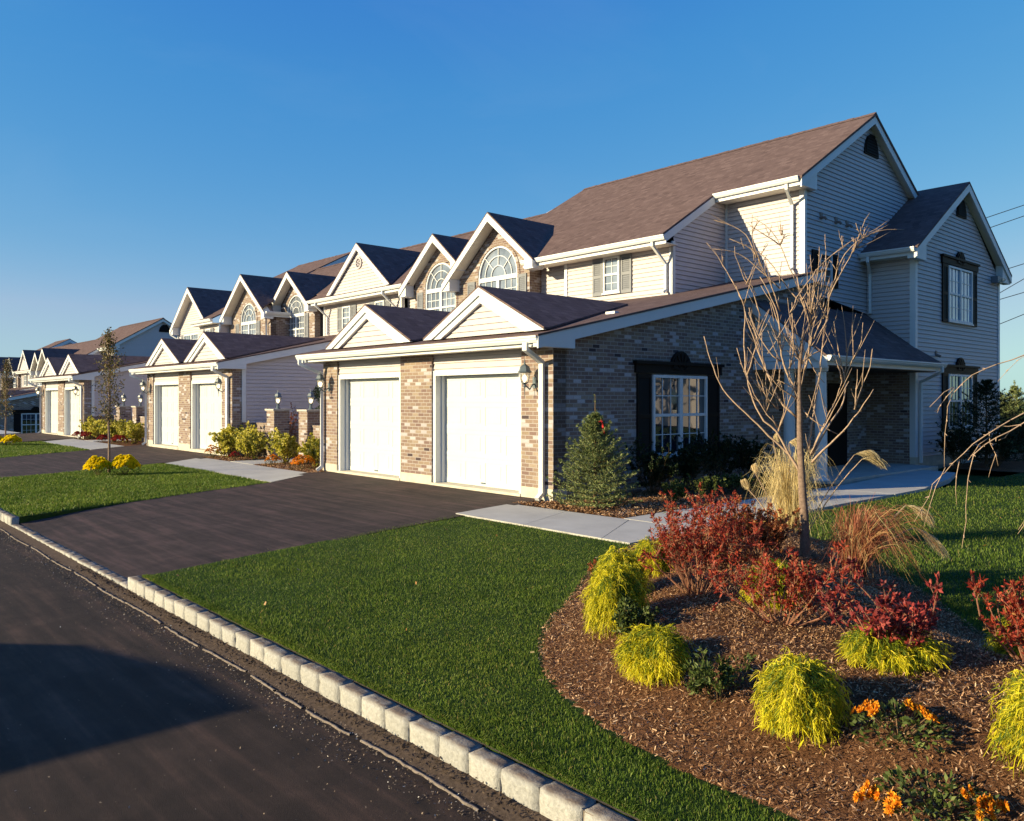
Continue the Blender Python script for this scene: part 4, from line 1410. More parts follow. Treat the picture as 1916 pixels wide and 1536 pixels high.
def chips(name, x, y, z, L0, L1, w0, w1, mat, tilt=.35, lift=.012):
    n = len(x)
    a = rng.uniform(0, 2 * pi, n); L = rng.uniform(L0, L1, n) / 2; w = rng.uniform(w0, w1, n) / 2
    t = rng.normal(0, tilt, n); r = rng.normal(0, tilt, n)
    ux, uy, uz = np.cos(a) * np.cos(t), np.sin(a) * np.cos(t), np.sin(t)
    vx, vy, vz = -np.sin(a) * np.cos(r), np.cos(a) * np.cos(r), np.sin(r)
    P = np.stack([x, y, z + rng.uniform(.002, lift, n)], 1)
    U = np.stack([ux, uy, uz], 1) * L[:, None]; Vv = np.stack([vx, vy, vz], 1) * w[:, None]
    V = np.stack([P - U - Vv * .6, P + U - Vv, P + U * .9 + Vv, P - U + Vv], 1).reshape(-1, 3)
    return np_mesh(name, V, np.arange(4 * n).reshape(n, 4), mat)
def many_chips():
    x, y = rand_poly_points(270000, -6.3, 1.0, 3.0, 9.7, BED)
    d_ = np.hypot(x, y); k = rng.random(len(x)) < np.clip(6.0 / d_, .25, 1) ** 2 * 1.2
    x, y = x[k], y[k]
    o = chips('mulch', x, y, mound(x, y) + .012, .009, .03, .0025, .007, M['chips'], .45, .022)
    tag(o, kind='stuff')
    xs_, ys_ = [], []
    for q in ([(-10.05, 9.09), (-7.70, 9.14), (-7.78, 12.5), (-9.7, 12.5), (-9.7, 9.78)], [(-24.2, 9.4), (-22.15, 9.37), (-22.2, 10.7), (-23.9, 10.7)], [(-20.5, 9.34), (-17.25, 9.28), (-17.5, 10.7), (-20.5, 10.7)]):
        a, b = rand_poly_points(14000, min(p[0] for p in q), max(p[0] for p in q), min(p[1] for p in q), max(p[1] for p in q), q)
        xs_.append(a); ys_.append(b)
    x = np.concatenate(xs_); y = np.concatenate(ys_)
    tag(chips('mulch', x, y, np.full(len(x), .014), .03, .08, .01, .022, M['chips'], .4, .02), kind='stuff')
many_chips()

def clump(x, y, s=1.6, seed=0.0):
    return .5 + .5 * np.sin(x * s * 2.1 + np.sin(y * s * 1.3 + seed) * 2.0) * np.sin(y * s * 2.7 + np.sin(x * s + seed) * 1.7)
def grass(name, x, y, z, h0, h1, w0, lean=.45):
    n = len(x)
    a = rng.uniform(0, 2 * pi, n); h = rng.uniform(h0, h1, n); w = w0 * rng.uniform(.7, 1.3, n)
    h = h * (.7 + .55 * clump(x, y, .9) * (.6 + .8 * clump(x, y, 4.0, 2.0)))
    la = rng.uniform(0, 2 * pi, n); ll = np.abs(rng.normal(0, lean, n)) * h
    P = np.stack([x, y, z], 1)
    S = np.stack([np.cos(a), np.sin(a), np.zeros(n)], 1) * w[:, None] / 2
    Ld = np.stack([np.cos(la), np.sin(la), np.zeros(n)], 1) * ll[:, None]
    up = np.array([0, 0, 1.0])
    mid = P + Ld * .3 + up * (h * .55)[:, None]
    top = P + Ld + up * (h * .95)[:, None]
    V = np.stack([P - S, P + S, mid + S * .8, top, mid - S * .8], 1).reshape(-1, 3)
    b = np.arange(n)[:, None] * 5
    return np_mesh(name, V, (b + np.array([[0, 1, 2, 3, 4]])), M['blades'])
def make_grass():
    X = []; Y_ = []
    WALK = [(-7.75, 7.6), (-6.28, 7.6), (-6.28, 22), (-7.75, 22)]
    excl = [BED, WALK]
    # near lawn
    x, y = rand_poly_points(520000, -9.8, -1.0, YK, 7.64, [(-8.36, YK), (1, YK), (1, 7.6), (-9.66, 7.62)], excl)
    d_ = np.hypot(x, y); k = rng.random(len(x)) < np.clip(4.5 / d_, .12, 1) ** 1.6
    x, y = x[k], y[k]
    tag(grass('grass', x, y, np.zeros(len(x)), .012, .028, .0034), kind='stuff')
    x, y = rand_poly_points(30000, -1.0, 2.5, YK, 3.4, [(-2, YK), (2.5, YK), (2.5, 3.4), (-2, 3.4)], excl)
    tag(grass('grass', x, y, np.zeros(len(x)), .012, .028, .0034), kind='stuff')
    x = rng.uniform(-8.4, 2, 26000); y = 2.70 + np.abs(rng.normal(0, .035, 26000)) - .035
    tag(grass('grass', x, y, np.full(len(x), -.004), .014, .034, .0036, .8), kind='stuff')
    # edge fringe round the island bed
    # right hand lawn
    x, y = rand_poly_points(420000, -6.3, 7, 5.6, 21, [(-6.2, 7.6), (-3, 5.6), (7, 5.6), (7, 21), (-6.2, 21)], [BED])
    d_ = np.hypot(x, y); k = rng.random(len(x)) < np.clip(7.0 / d_, .05, 1) ** 1.5
    x, y = x[k], y[k]
    tag(grass('grass', x, y, np.zeros(len(x)), .02, .042, .007), kind='stuff')
    x, y = rand_poly_points(90000, -23, -13, YK, 7.8, LAWN1)
    tag(grass('grass', x, y, np.zeros(len(x)), .03, .06, .012), kind='stuff')
    x, y = rand_poly_points(40000, -38, -26, YK, 8, LAWN2)
    tag(grass('grass', x, y, np.zeros(len(x)), .03, .06, .02), kind='stuff')
make_grass()

sheet('soil_edge', [(-8.38, 2.655), (3, 2.655), (3, 2.72), (-8.38, 2.72)], -.004, plain('dry_soil', (0.13, 0.1, 0.075), 0.95, 0.1, 0.4, 25, bump=0.6))
# ---- kerb of squared stone blocks
def kerb():
    V = []; Fc = []
    def block(x0, x1, y0, y1, z0, z1):
        n0 = len(V)
        nx, ny, nz = 4, 3, 4
        ids = {}
        def vid(i, j, k):
            if (i, j, k) not in ids:
                fx, fy, fz = i / nx, j / ny, k / nz
                r = .0035
                x = x0 + (x1 - x0) * fx; y = y0 + (y1 - y0) * fy; z = z0 + (z1 - z0) * fz
                ex = 1 if fx in (0, 1) else 0; ey = 1 if fy in (0, 1) else 0; ez = 1 if fz in (0, 1) else 0
                if ex + ey + ez >= 2:
                    x += (r if fx == 0 else -r) * ex; y += (r if fy == 0 else -r) * ey; z += (0 if fz == 0 else -r) * ez
                x += random.gauss(0, .0012); y += random.gauss(0, .003); z += random.gauss(0, .002)
                ids[(i, j, k)] = len(V); V.append((x, y, z))
            return ids[(i, j, k)]
        for i in range(nx):
            for k in range(nz):
                Fc.append((vid(i, 0, k), vid(i + 1, 0, k), vid(i + 1, 0, k + 1), vid(i, 0, k + 1)))
                Fc.append((vid(i + 1, ny, k), vid(i, ny, k), vid(i, ny, k + 1), vid(i + 1, ny, k + 1)))
        for i in range(nx):
            for j in range(ny):
                Fc.append((vid(i, j, nz), vid(i + 1, j, nz), vid(i + 1, j + 1, nz), vid(i, j + 1, nz)))
        for j in range(ny):
            for k in range(nz):
                Fc.append((vid(0, j + 1, k), vid(0, j, k), vid(0, j, k + 1), vid(0, j + 1, k + 1)))
                Fc.append((vid(nx, j, k), vid(nx, j + 1, k), vid(nx, j + 1, k + 1), vid(nx, j, k + 1)))
    x = 4.0
    while x > -62:
        L = random.uniform(.235, .275)
        low = (-13.9 < x - L / 2 < -8.36) or (-26.6 < x - L / 2 < -20.4) or (-42.6 < x - L / 2 < -36)
        zt_ = zt(x)
        top = (-.095 if low else -.005) + random.uniform(-.006, .006)
        dy = random.uniform(-.003, .003)
        block(x - L + .004, x - .002, 2.555 + dy, 2.665 + dy, -.2 + zt_, top + zt_)
        x -= L
    tag(np_mesh('kerb', V, Fc, M['kerb'], smooth=False), kind='structure')
    mb = MB(); mb.box(-8.36, 4, 2.566, 2.655, -.2, -.016)
    tag(mb.build('kerb_mortar', M['dust']), kind='structure')
kerb()
def kerb_foot():
    mb = MB()
    mb.cur = 0
    mb.prism([(4, 2.42, -.158), (4, 2.56, -.122), (4, 2.70, -.122), (4, 2.70, -.2), (4, 2.42, -.2)], (-54, 0, 0))        # dirt washed against the stones
    o = tag(mb.build('gutter_dirt', M['dirt']), kind='structure')
    # thin broken concrete haunch edge
    V = []; Fc = []
    x = 3.0
    while x > -16:
        L = random.uniform(.3, 1.1)
        if random.random() < .84:
            n = max(3, int(L / .05)); b = len(V)
            for i in range(n + 1):
                xx = x - L * i / n; yy = 2.425 + .012 * sin(xx * 3.1) + random.gauss(0, .003); w = .018 * random.uniform(.5, 1.2)
                V += [(xx, yy - w / 2 - .02, -.158), (xx, yy - w / 2 - .018, -.146), (xx, yy + w / 2 - .02, -.146), (xx, yy + w / 2 - .018, -.158)]
            for i in range(n):
                for j in range(3):
                    a = b + i * 4 + j
                    Fc.append((a, a + 1, a + 5, a + 4))
        x -= L + random.uniform(.0, .12)
    tag(np_mesh('gutter_edge', V, Fc, M['dust']), kind='structure')
    # grit on the road, thickest by the kerb
    n = 9000
    x = rng.uniform(-14, 1, n); y = 2.5 - np.abs(rng.normal(0, .16, n))
    x2 = rng.uniform(-14, 1, 1400); y2 = rng.uniform(-1.5, 2.4, 1400)
    x = np.concatenate([x, x2]); y = np.concatenate([y, y2])
    o = chips('grit', x, y, np.full(len(x), -.153), .003, .012, .003, .009, M['grit'], .6, .006)
    tag(o, kind='stuff')
    n = 2600
    x = rng.uniform(-10, 1, n); y = rng.normal(2.5, .03, n)
    tag(chips('grit', x, y, np.full(len(x), -.132), .006, .02, .006, .016, M['dirt'], .6, .025), kind='stuff')
kerb_foot()
#PART4

# ================================================================== plants
def mats_leaf(name, stops, **k): M[name] = leafmat(name, stops, **k)
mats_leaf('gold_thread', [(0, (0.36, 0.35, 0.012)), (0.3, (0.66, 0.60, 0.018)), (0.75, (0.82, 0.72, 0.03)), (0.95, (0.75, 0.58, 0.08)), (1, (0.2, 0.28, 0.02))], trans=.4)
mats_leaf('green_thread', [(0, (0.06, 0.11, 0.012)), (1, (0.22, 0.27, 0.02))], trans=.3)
mats_leaf('red_leaf', [(0, (0.16, 0.022, 0.016)), (0.4, (0.33, 0.04, 0.025)), (0.75, (0.46, 0.085, 0.04)), (0.9, (0.33, 0.05, 0.045)), (0.97, (0.45, 0.25, 0.08)), (1, (0.14, 0.16, 0.04))], trans=.35)
mats_leaf('plum_leaf', [(0, (0.09, 0.018, 0.022)), (0.5, (0.26, 0.035, 0.04)), (0.9, (0.42, 0.07, 0.05)), (1, (0.2, 0.12, 0.10))], trans=.3)
mats_leaf('rust_leaf', [(0, (0.18, 0.04, 0.02)), (0.5, (0.38, 0.10, 0.04)), (0.85, (0.42, 0.17, 0.06)), (1, (0.2, 0.17, 0.05))], trans=.3)
mats_leaf('euonymus', [(0, (0.14, 0.18, 0.015)), (0.25, (0.42, 0.40, 0.04)), (0.7, (0.74, 0.64, 0.10)), (1, (0.85, 0.78, 0.3))], trans=.45)
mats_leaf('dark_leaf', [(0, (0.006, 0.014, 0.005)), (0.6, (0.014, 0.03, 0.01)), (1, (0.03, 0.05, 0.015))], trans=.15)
mats_leaf('green_leaf', [(0, (0.03, 0.05, 0.010)), (0.6, (0.07, 0.10, 0.022)), (1, (0.16, 0.19, 0.06))], trans=.2)
mats_leaf('spruce', [(0, (0.06, 0.09, 0.035)), (0.5, (0.17, 0.21, 0.075)), (1, (0.34, 0.37, 0.15))], trans=.2)
mats_leaf('tree_leaf', [(0, (0.045, 0.05, 0.015)), (0.4, (0.10, 0.095, 0.03)), (0.8, (0.2, 0.13, 0.05)), (1, (0.42, 0.36, 0.2))], trans=.3)
mats_leaf('straw', [(0, (0.42, 0.30, 0.12)), (0.5, (0.70, 0.55, 0.26)), (1, (0.85, 0.72, 0.42))], trans=.3)
mats_leaf('red_straw', [(0, (0.20, 0.055, 0.035)), (0.5, (0.36, 0.12, 0.07)), (0.85, (0.48, 0.29, 0.13)), (1, (0.62, 0.5, 0.26))], trans=.3)
mats_leaf('plume', [(0, (0.55, 0.42, 0.22)), (1, (0.8, 0.68, 0.44))], trans=.4)
mats_leaf('orange_petal', [(0, (0.62, 0.16, 0.01)), (0.6, (0.80, 0.30, 0.015)), (1, (0.85, 0.45, 0.03))], trans=.3)
mats_leaf('yellow_petal', [(0, (0.80, 0.58, 0.004)), (1, (0.95, 0.80, 0.01))], trans=.5)
mats_leaf('red_petal', [(0, (0.22, 0.012, 0.012)), (1, (0.42, 0.03, 0.03))], trans=.3)
mats_leaf('fallen', [(0, (0.30, 0.12, 0.04)), (0.6, (0.42, 0.24, 0.10)), (1, (0.6, 0.5, 0.32))], trans=.1)
M['bark'] = plain('grey_bark', (0.22, 0.155, 0.125), 0.8, 0.15, 0.35, 40, bump=0.5)
M['twig'] = plain('tan_twig_bark', (0.38, 0.27, 0.20), 0.7, 0.2, 0.3, 30)
M['redtwig'] = plain('reddish_stem', (0.27, 0.13, 0.085), 0.7, 0.2, 0.3, 30)
M['stem'] = plain('brown_stem', (0.13, 0.085, 0.05), 0.8, 0.1, 0.3, 30)

UP = np.array([0, 0, 1.0])
def unit(v):
    return v / np.maximum(np.linalg.norm(v, axis=-1, keepdims=True), 1e-9)
def frame_of(d):
    a = rng.normal(size=d.shape)
    s = unit(np.cross(d, a))
    return s, unit(np.cross(d, s))

class Foliage:
    """collects leaf-like quads, each an island of its own"""
    def __init__(s): s.V = []; s.n = 0
    def leaves(s, P, D, L, Wd, fold=.0):
        """diamond leaf from P along D"""
        n = len(P)
        L = np.broadcast_to(np.asarray(L, float), (n,))[:, None]; Wd = np.broadcast_to(np.asarray(Wd, float), (n,))[:, None]
        D = unit(D); S, N = frame_of(D)
        V = np.stack([P, P + D * L * .5 + S * Wd * .5 + N * Wd * fold, P + D * L, P + D * L * .5 - S * Wd * .5 + N * Wd * fold], 1)
        s.V.append(V.reshape(-1, 3)); s.n += n
    def build(s, name, mat, parent=None, loc=None):
        if not s.n: return None
        V = np.concatenate(s.V)
        return np_mesh(name, V, np.arange(len(V)).reshape(-1, 4), mat, parent, loc)

class Ribbons:
    """curved strips with n segments each; one strip = one island"""
    def __init__(s): s.V = []; s.F = []; s.b = 0
    def add(s, pts, w0, w1=None):
        """pts (n, k, 3)"""
        n, k, _ = pts.shape
        T = np.gradient(pts, axis=1)
        a = unit(rng.normal(size=(n, 1, 3)))
        S = unit(np.cross(T, np.broadcast_to(a, T.shape)))
        t = np.linspace(0, 1, k)[None, :, None]
        if w1 is None: w1 = w0 * .2
        w = w0 + (w1 - w0) * t
        V = np.stack([pts - S * w / 2, pts + S * w / 2], 2).reshape(n, 2 * k, 3)
        base = s.b + np.arange(n)[:, None, None] * 2 * k
        q = np.array([[2 * i, 2 * i + 1, 2 * i + 3, 2 * i + 2] for i in range(k - 1)])[None]
        s.V.append(V.reshape(-1, 3)); s.F.append((base + q).reshape(-1, 4)); s.b += n * 2 * k
    def build(s, name, mat, parent=None, loc=None):
        return np_mesh(name, np.concatenate(s.V), np.concatenate(s.F), mat, parent, loc)

# ---------------- gold thread cypress
def thread_shrub(loc, w, h, label, group='golden thread-leaf shrubs', n=1500, squash=(1, 1), rz=0.0, green=.25, lean=(0, 0), cat='shrub'):
    root = empty('golden_shrub', loc, label, cat, group, rz)
    rb = Ribbons(); rg = Ribbons(); ph = rng.uniform(0, 6)
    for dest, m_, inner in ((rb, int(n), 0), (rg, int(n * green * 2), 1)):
        a = rng.uniform(0, 2 * pi, m_); r = np.sqrt(rng.random(m_))
        rr = r * (.93 if not inner else .8)
        k = 6; t = np.linspace(0, 1, k)[None, :]
        # start point on an inner dome, arch outward and droop down
        sx = np.cos(a) * rr * w * .34 + lean[0] * h; sy = np.sin(a) * rr * w * .34 + lean[1] * h
        lump = .95 + .20 * np.sin(a * 3 + ph) * rr + .14 * np.sin(a * 7 + ph * 2) * rr + .10 * np.sin(a * 13 + ph) * rr
        sx *= lump; sy *= lump
        sz = h * (.92 - .5 * rr ** 1.7) * rng.uniform(.5, 1.1, m_) * lump
        reach = w * rng.uniform(.05, .23, m_); drop = h * rng.uniform(.06, .46, m_)
        ja = a + rng.normal(0, .45, m_)
        x = sx[:, None] + np.cos(ja)[:, None] * reach[:, None] * t ** .8 * (1 + rr[:, None] * .25)
        y = sy[:, None] + np.sin(ja)[:, None] * reach[:, None] * t ** .8 * (1 + rr[:, None] * .25)
        z = sz[:, None] + (h * .10 * np.sin(t * 1.8) * rng.uniform(.2, 1.2, (m_, 1))) - drop[:, None] * t ** 2
        z = np.maximum(z, .01)
        P = np.stack([x * squash[0], y * squash[1], z], 2)
        P += rng.normal(0, .005, P.shape)
        dest.add(P, .0045, .002)
        # short side threads
        for rep in range(9):
            i = rng.integers(1, k - 1, m_)
            b0 = P[np.arange(m_), i]; d0 = unit(P[np.arange(m_), i + 1] - b0 + 1e-6)
            s_, _ = frame_of(d0)
            L = rng.uniform(.015, .05, m_)[:, None, None]
            tt = np.linspace(0, 1, 3)[None, :, None]
            q = b0[:, None] + (d0 * .65 + s_ * .7)[:, None] * L * tt + np.array([0, 0, -.012]) * tt ** 2
            dest.add(q, .004, .0015)
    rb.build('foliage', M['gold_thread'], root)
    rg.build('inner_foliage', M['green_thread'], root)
    mb = MB()
    for i in range(7):
        a = 2 * pi * i / 7
        mb.tube([(0, 0, -.03), (cos(a) * w * .12, sin(a) * w * .12, h * .35), (cos(a) * w * .24, sin(a) * w * .24, h * .62)], [.012, .008, .004], 5)
    mb.build('stems', M['stem'], root)
    return root

def gz(x, y, extra=0.0): return (x, y, mh(x, y) + extra)
thread_shrub(gz(-1.98, 3.66), .41, .37, 'round golden mop-like shrub alone in the front of the mulch bed, by the orange flowers', n=1700)
thread_shrub(gz(-2.96, 3.80), .42, .30, 'low wide golden shrub in the mulch bed, between the tall and the round golden ones', n=1500, squash=(1.0, 1.05), rz=.6)
thread_shrub(gz(-3.68, 4.28), .44, .50, 'tall golden shrub at the curved left edge of the mulch bed, dark greenery before it', n=1500, green=.3, rz=1.3)
thread_shrub(gz(-4.15, 4.86), .46, .46, 'golden shrub with brown tips at the lawn edge, behind the tall golden one', n=1300, rz=2.0)
thread_shrub(gz(-4.40, 5.62), .44, .34, 'golden shrub half hidden at the left foot of the largest red bush', n=1000, rz=2.9)
thread_shrub(gz(-1.0, 3.90), .46, .40, 'large loose golden shrub cut by the right edge of the photo', n=800, rz=.3, green=.35)
thread_shrub(gz(-2.98, 5.15), .42, .34, 'small yellow-green shrub glowing through the stems of the middle red bush', n=800, green=.5, rz=.9)
thread_shrub(gz(-1.92, 4.50), .52, .22, 'low yellow-green shrub spreading under the plum red bush', n=1000, green=.6, rz=.2)
thread_shrub(gz(-1.45, 5.30), .40, .30, 'small yellow-green shrub under the red bush at the right edge', n=700, green=.5)

# ---------------- twiggy shrubs with leaf clusters at the branch tips
def stem_shrub(loc, w, h, label, leaf, group, nst=34, spread=1.0, leafL=.035, leafW=.012, cat='bush', name='red_bush', dens=1.0, stem='redtwig', base_r=.008, rz=0, low=.25, tuft=14):
    root = empty(name, loc, label, cat, group, rz)
    mb = MB(); fo = Foliage()
    def grow(p, d, L, r, lvl):
        k = 4; pts = [p]
        q = p.copy(); dd = d.copy()
        for i in range(k):
            dd = unit(dd + rng.normal(0, .13, 3) + UP * .10)
            q = q + dd * L / k
            pts.append(q.copy())
        mb.tube([tuple(x) for x in pts], [r * (1 - .55 * i / k) for i in range(k + 1)], 4, cap=False)
        if lvl < 2:
            nb = rng.integers(2, 4) if lvl == 0 else rng.integers(2, 5)
            for _ in range(nb):
                i = rng.integers(2, k + 1)
                nd = unit(dd + rng.normal(0, .55, 3) + UP * .25)
                grow(pts[i], nd, L * rng.uniform(.4, .75), r * .55, lvl + 1)
        # tip tuft and side leaves
        m_ = int(tuft * dens * (1 if lvl else .6))
        if m_:
            tt = rng.random(m_) ** .6
            a0 = pts[-2]; b0 = pts[-1]
            P = a0 + (b0 - a0) * tt[:, None] + rng.normal(0, .004, (m_, 3))
            D = unit(rng.normal(0, .75, (m_, 3)) + dd * .9)
            fo.leaves(P, D, rng.uniform(.6, 1.25, m_) * leafL, rng.uniform(.8, 1.2, m_) * leafW, .2)
            m2 = int(m_ * .5)
            i = rng.integers(1, k, m2); arr = np.array(pts)
            P = arr[i] + (arr[i + 1 if False else i] - arr[i]) ; P = arr[i] + rng.normal(0, .006, (m2, 3))
            fo.leaves(P, unit(rng.normal(0, .8, (m2, 3)) + dd * .4), rng.uniform(.5, 1., m2) * leafL, leafW, .2)
    for i in range(nst):
        a = rng.uniform(0, 2 * pi); sp = rng.uniform(.15, 1.0) * spread
        d = unit(np.array([cos(a) * sp * w / 2, sin(a) * sp * w / 2, h * rng.uniform(.55, .95)]))
        L = hypot(w * sp / 2, h) * rng.uniform(.45, .62)
        p0 = np.array([cos(a) * w * .04, sin(a) * w * .04, -.02])
        grow(p0, d, L, base_r, 0)
    mb.build('stems', M[stem], root)
    fo.build('foliage', M[leaf], root)
    return root
RB = 'red-leaved bushes in the mulch bed'
stem_shrub(gz(-3.55, 5.05), 1.2, .60, 'largest scarlet-leaved bush in the mulch bed, in front of the concrete walk', 'red_leaf', RB, nst=30, tuft=13, leafW=.010)
stem_shrub(gz(-4.05, 5.95), .95, .60, 'airy red bush rising behind the largest scarlet bush, tips against the walk', 'red_leaf', RB, nst=16, tuft=11)
stem_shrub(gz(-3.95, 6.55), .9, .46, 'dense rusty orange-red bush left of the bare tree trunk', 'rust_leaf', RB, nst=34, leafL=.03, tuft=20)
stem_shrub(gz(-2.72, 4.78), .95, .44, 'middle red bush with bowed bare stems over a yellow-green shrub', 'red_leaf', RB, nst=19, spread=1.5, tuft=10)
stem_shrub(gz(-1.93, 4.52), .76, .38, 'plum red bush over a low yellow-green shrub, right part of the bed', 'plum_leaf', RB, nst=13, spread=1.4, tuft=10, leafL=.042, leafW=.016)
stem_shrub(gz(-1.38, 5.05), .62, .50, 'red bush cut by the right edge of the photo', 'red_leaf', RB, nst=15, spread=1.3, tuft=11)

# brown seed head plants and greenery in the bed
stem_shrub(gz(-4.72, 5.35), .26, .30, 'dried brown flower heads behind the golden shrubs at the lawn edge', 'rust_leaf', 'dried plants in the mulch bed', nst=9, tuft=7, leafL=.02, leafW=.015, name='dried_flower', cat='plant', stem='stem', base_r=.004)
stem_shrub(gz(-3.42, 4.12), .30, .28, 'dark glossy green plant in front of the tall golden shrub', 'green_leaf', 'green plants in the mulch bed', nst=12, tuft=9, leafL=.04, leafW=.014, name='green_plant', cat='plant', stem='stem', base_r=.004)
stem_shrub(gz(-2.48, 3.72), .30, .20, 'low dark green plant with rusty flower heads between the two nearest golden shrubs', 'green_leaf', 'green plants in the mulch bed', nst=12, spread=1.5, tuft=6, leafL=.035, leafW=.013, name='green_plant', cat='plant', stem='stem', base_r=.004)

# ---------------- chrysanthemums
def mum(loc, w, h, label, petal='orange_petal', nf=26, leaves=700, group='chrysanthemum plants', name='chrysanthemum', fr=.022, open_=.0, patch=None):
    root = empty(name, loc, label, 'flowers', group)
    fo = Foliage()
    n = leaves
    thick = 3 if nf > 150 else 1
    a = rng.uniform(0, 2 * pi, n); r = np.sqrt(rng.random(n)); zz = rng.random(n) ** .6
    P = np.stack([np.cos(a) * r * w / 2, np.sin(a) * r * w / 2, h * zz * (1 - .45 * r ** 2) * .92], 1)
    D = unit(np.stack([np.cos(a) * r, np.sin(a) * r, rng.uniform(-.2, .8, n)], 1) + rng.normal(0, .4, (n, 3)))
    fo.leaves(P, D, rng.uniform(.02, .045, n) * max(1, w / .5), rng.uniform(.012, .022, n) * max(1, w / .5), .2)
    fo.build('foliage', M['green_leaf'], root)
    fl = Foliage()
    for i in range(nf):
        if patch:
            cx_, cy_ = patch[i % len(patch)]
            px_, py_ = cx_ * w / 2 + rng.normal(0, .022), cy_ * w / 2 + rng.normal(0, .022)
        else:
            a = rng.uniform(0, 2 * pi); r = math.sqrt(rng.random()) * .98
            px_, py_ = cos(a) * r * w / 2, sin(a) * r * w / 2
        rr = min(1, hypot(px_, py_) / (w / 2))
        c = np.array([px_, py_, h * (1 - .5 * rr ** 2) * (1 + .12 * sin(px_ * 17 + w * 9) * sin(py_ * 15)) + rng.uniform(-.02, .02) * (1.6 if nf > 150 else .6)])
        nn = unit(np.array([px_ * 1.5, py_ * 1.5, h * .9]) + rng.normal(0, .12 if nf > 150 else .05, 3))
        s, t = frame_of(nn[None]); s, t = s[0], t[0]
        for lay, (cnt, tilt, ln) in enumerate(((11, .25, 1.0), (8, .8, .75), (5, 1.6, .5))):
            an = np.arange(cnt) * 2 * pi / cnt + lay * .4
            D = np.cos(an)[:, None] * s + np.sin(an)[:, None] * t + nn * tilt
            fl.leaves(np.repeat(c[None], cnt, 0), D, fr * ln, fr * .5, .1)
    fl.build('blossoms', M[petal], root)
    mb = MB()
    for i in range(9):
        a = 2 * pi * i / 9
        mb.tube([(0, 0, -.02), (cos(a) * w * .2, sin(a) * w * .2, h * .45), (cos(a) * w * .36, sin(a) * w * .36, h * .8)], [.005, .004, .002], 4)
    mb.build('stems', M['stem'], root)
    return root
mum(gz(-1.56, 3.78), .40, .17, 'upper clump of orange chrysanthemums in the right front of the mulch bed', nf=38, patch=[(-.8, -.1), (-.5, -.3), (.3, .6), (.0, .7), (.45, .3), (-.1, .9)], fr=.026, leaves=380)
mum(gz(-1.30, 3.47), .44, .15, 'lower clump of orange chrysanthemums at the bottom edge of the mulch bed', nf=38, patch=[(-.8, -.8), (-.3, -.9), (.9, .1), (.95, .4), (.7, -.1), (-.9, -.6)], fr=.026, leaves=420)

# ---------------- ornamental grasses
def orn_grass(loc, w, h, label, mat, n=900, plumes=(), rz=0.0, lean=(0, 0), wob=.012):
    root = empty('ornamental_grass', loc, label, 'ornamental grass', 'ornamental grasses by the bare tree', rz)
    rb = Ribbons()
    a = rng.uniform(0, 2 * pi, n); k = 9; t = np.linspace(0, 1, k)[None, :]
    r0 = rng.random(n) * w * .14
    H = h * rng.uniform(.45, 1.05, n); R = w * .5 * rng.uniform(.15, 1.1, n)
    top = rng.uniform(.55, .95, n)[:, None]
    bend = t ** 1.7
    x = (np.cos(a) * r0)[:, None] + np.cos(a)[:, None] * R[:, None] * bend + lean[0] * t ** 1.5 * H[:, None]
    y = (np.sin(a) * r0)[:, None] + np.sin(a)[:, None] * R[:, None] * bend + lean[1] * t ** 1.5 * H[:, None]
    z = H[:, None] * (np.sin(t * pi * .5 / top * .9))
    fall = np.maximum(0, t - top) * H[:, None] * 1.2
    P = np.stack([x, y, np.maximum(z - fall, .01)], 2) + np.cumsum(rng.normal(0, wob, (n, k, 3)), 1) * np.linspace(0, 1, k)[None, :, None]
    rb.add(P, .006, .0015)
    rb.build('blades', M[mat], root)
    if plumes:
        pb = Ribbons(); mb = MB()
        for (dx, dy, dz, cx, cy, cz) in plumes:
            b = np.array([dx * .15, dy * .15, 0]); e = np.array([dx, dy, dz]); c = np.array([cx, cy, cz])
            pts = [tuple(b + (e - b) * s_ + np.array([0, 0, .08 * sin(pi * s_)])) for s_ in np.linspace(0, 1, 6)]
            mb.tube(pts, [.007] * 5 + [.004], 4, cap=False)
            m_ = 260
            s0 = rng.random(m_)[:, None, None]
            tt = np.linspace(0, 1, 5)[None, :, None]
            st = e + c * s0 * .55
            q = st + c * .5 * tt + np.array([0, 0, -.10]) * (tt ** 2) * (.5 + s0) + rng.normal(0, .018, (m_, 1, 3)) * tt
            pb.add(q, .0075, .002)
        pb.build('plumes', M['plume'], root)
        mb.build('plume_stalks', M['twig'], root)
    return root
orn_grass((-4.92, 8.9, .05), .9, 1.12, 'straw-coloured ornamental grass with curling plumes behind the bare tree', 'straw', n=700, wob=.022,
          plumes=[(-.42, -.42, .72, .06, .05, .06), (-.18, -.10, 1.22, .05, .03, .12), (.0, -.05, 1.18, .10, .05, .10), (.55, .45, 1.05, .20, .16, .10), (.62, .5, 1.0, .18, .2, .04), (-.30, -.38, .9, .08, .0, .08)])
orn_grass(gz(-3.25, 6.95), .72, .62, 'reddish ornamental grass with drooping plumes, right of the bare tree', 'red_straw', n=750, lean=(.28, .3), wob=.02,
          plumes=[(.3, .34, .62, .16, .16, -.03), (.34, .4, .42, .2, .16, -.1)])
#PART5

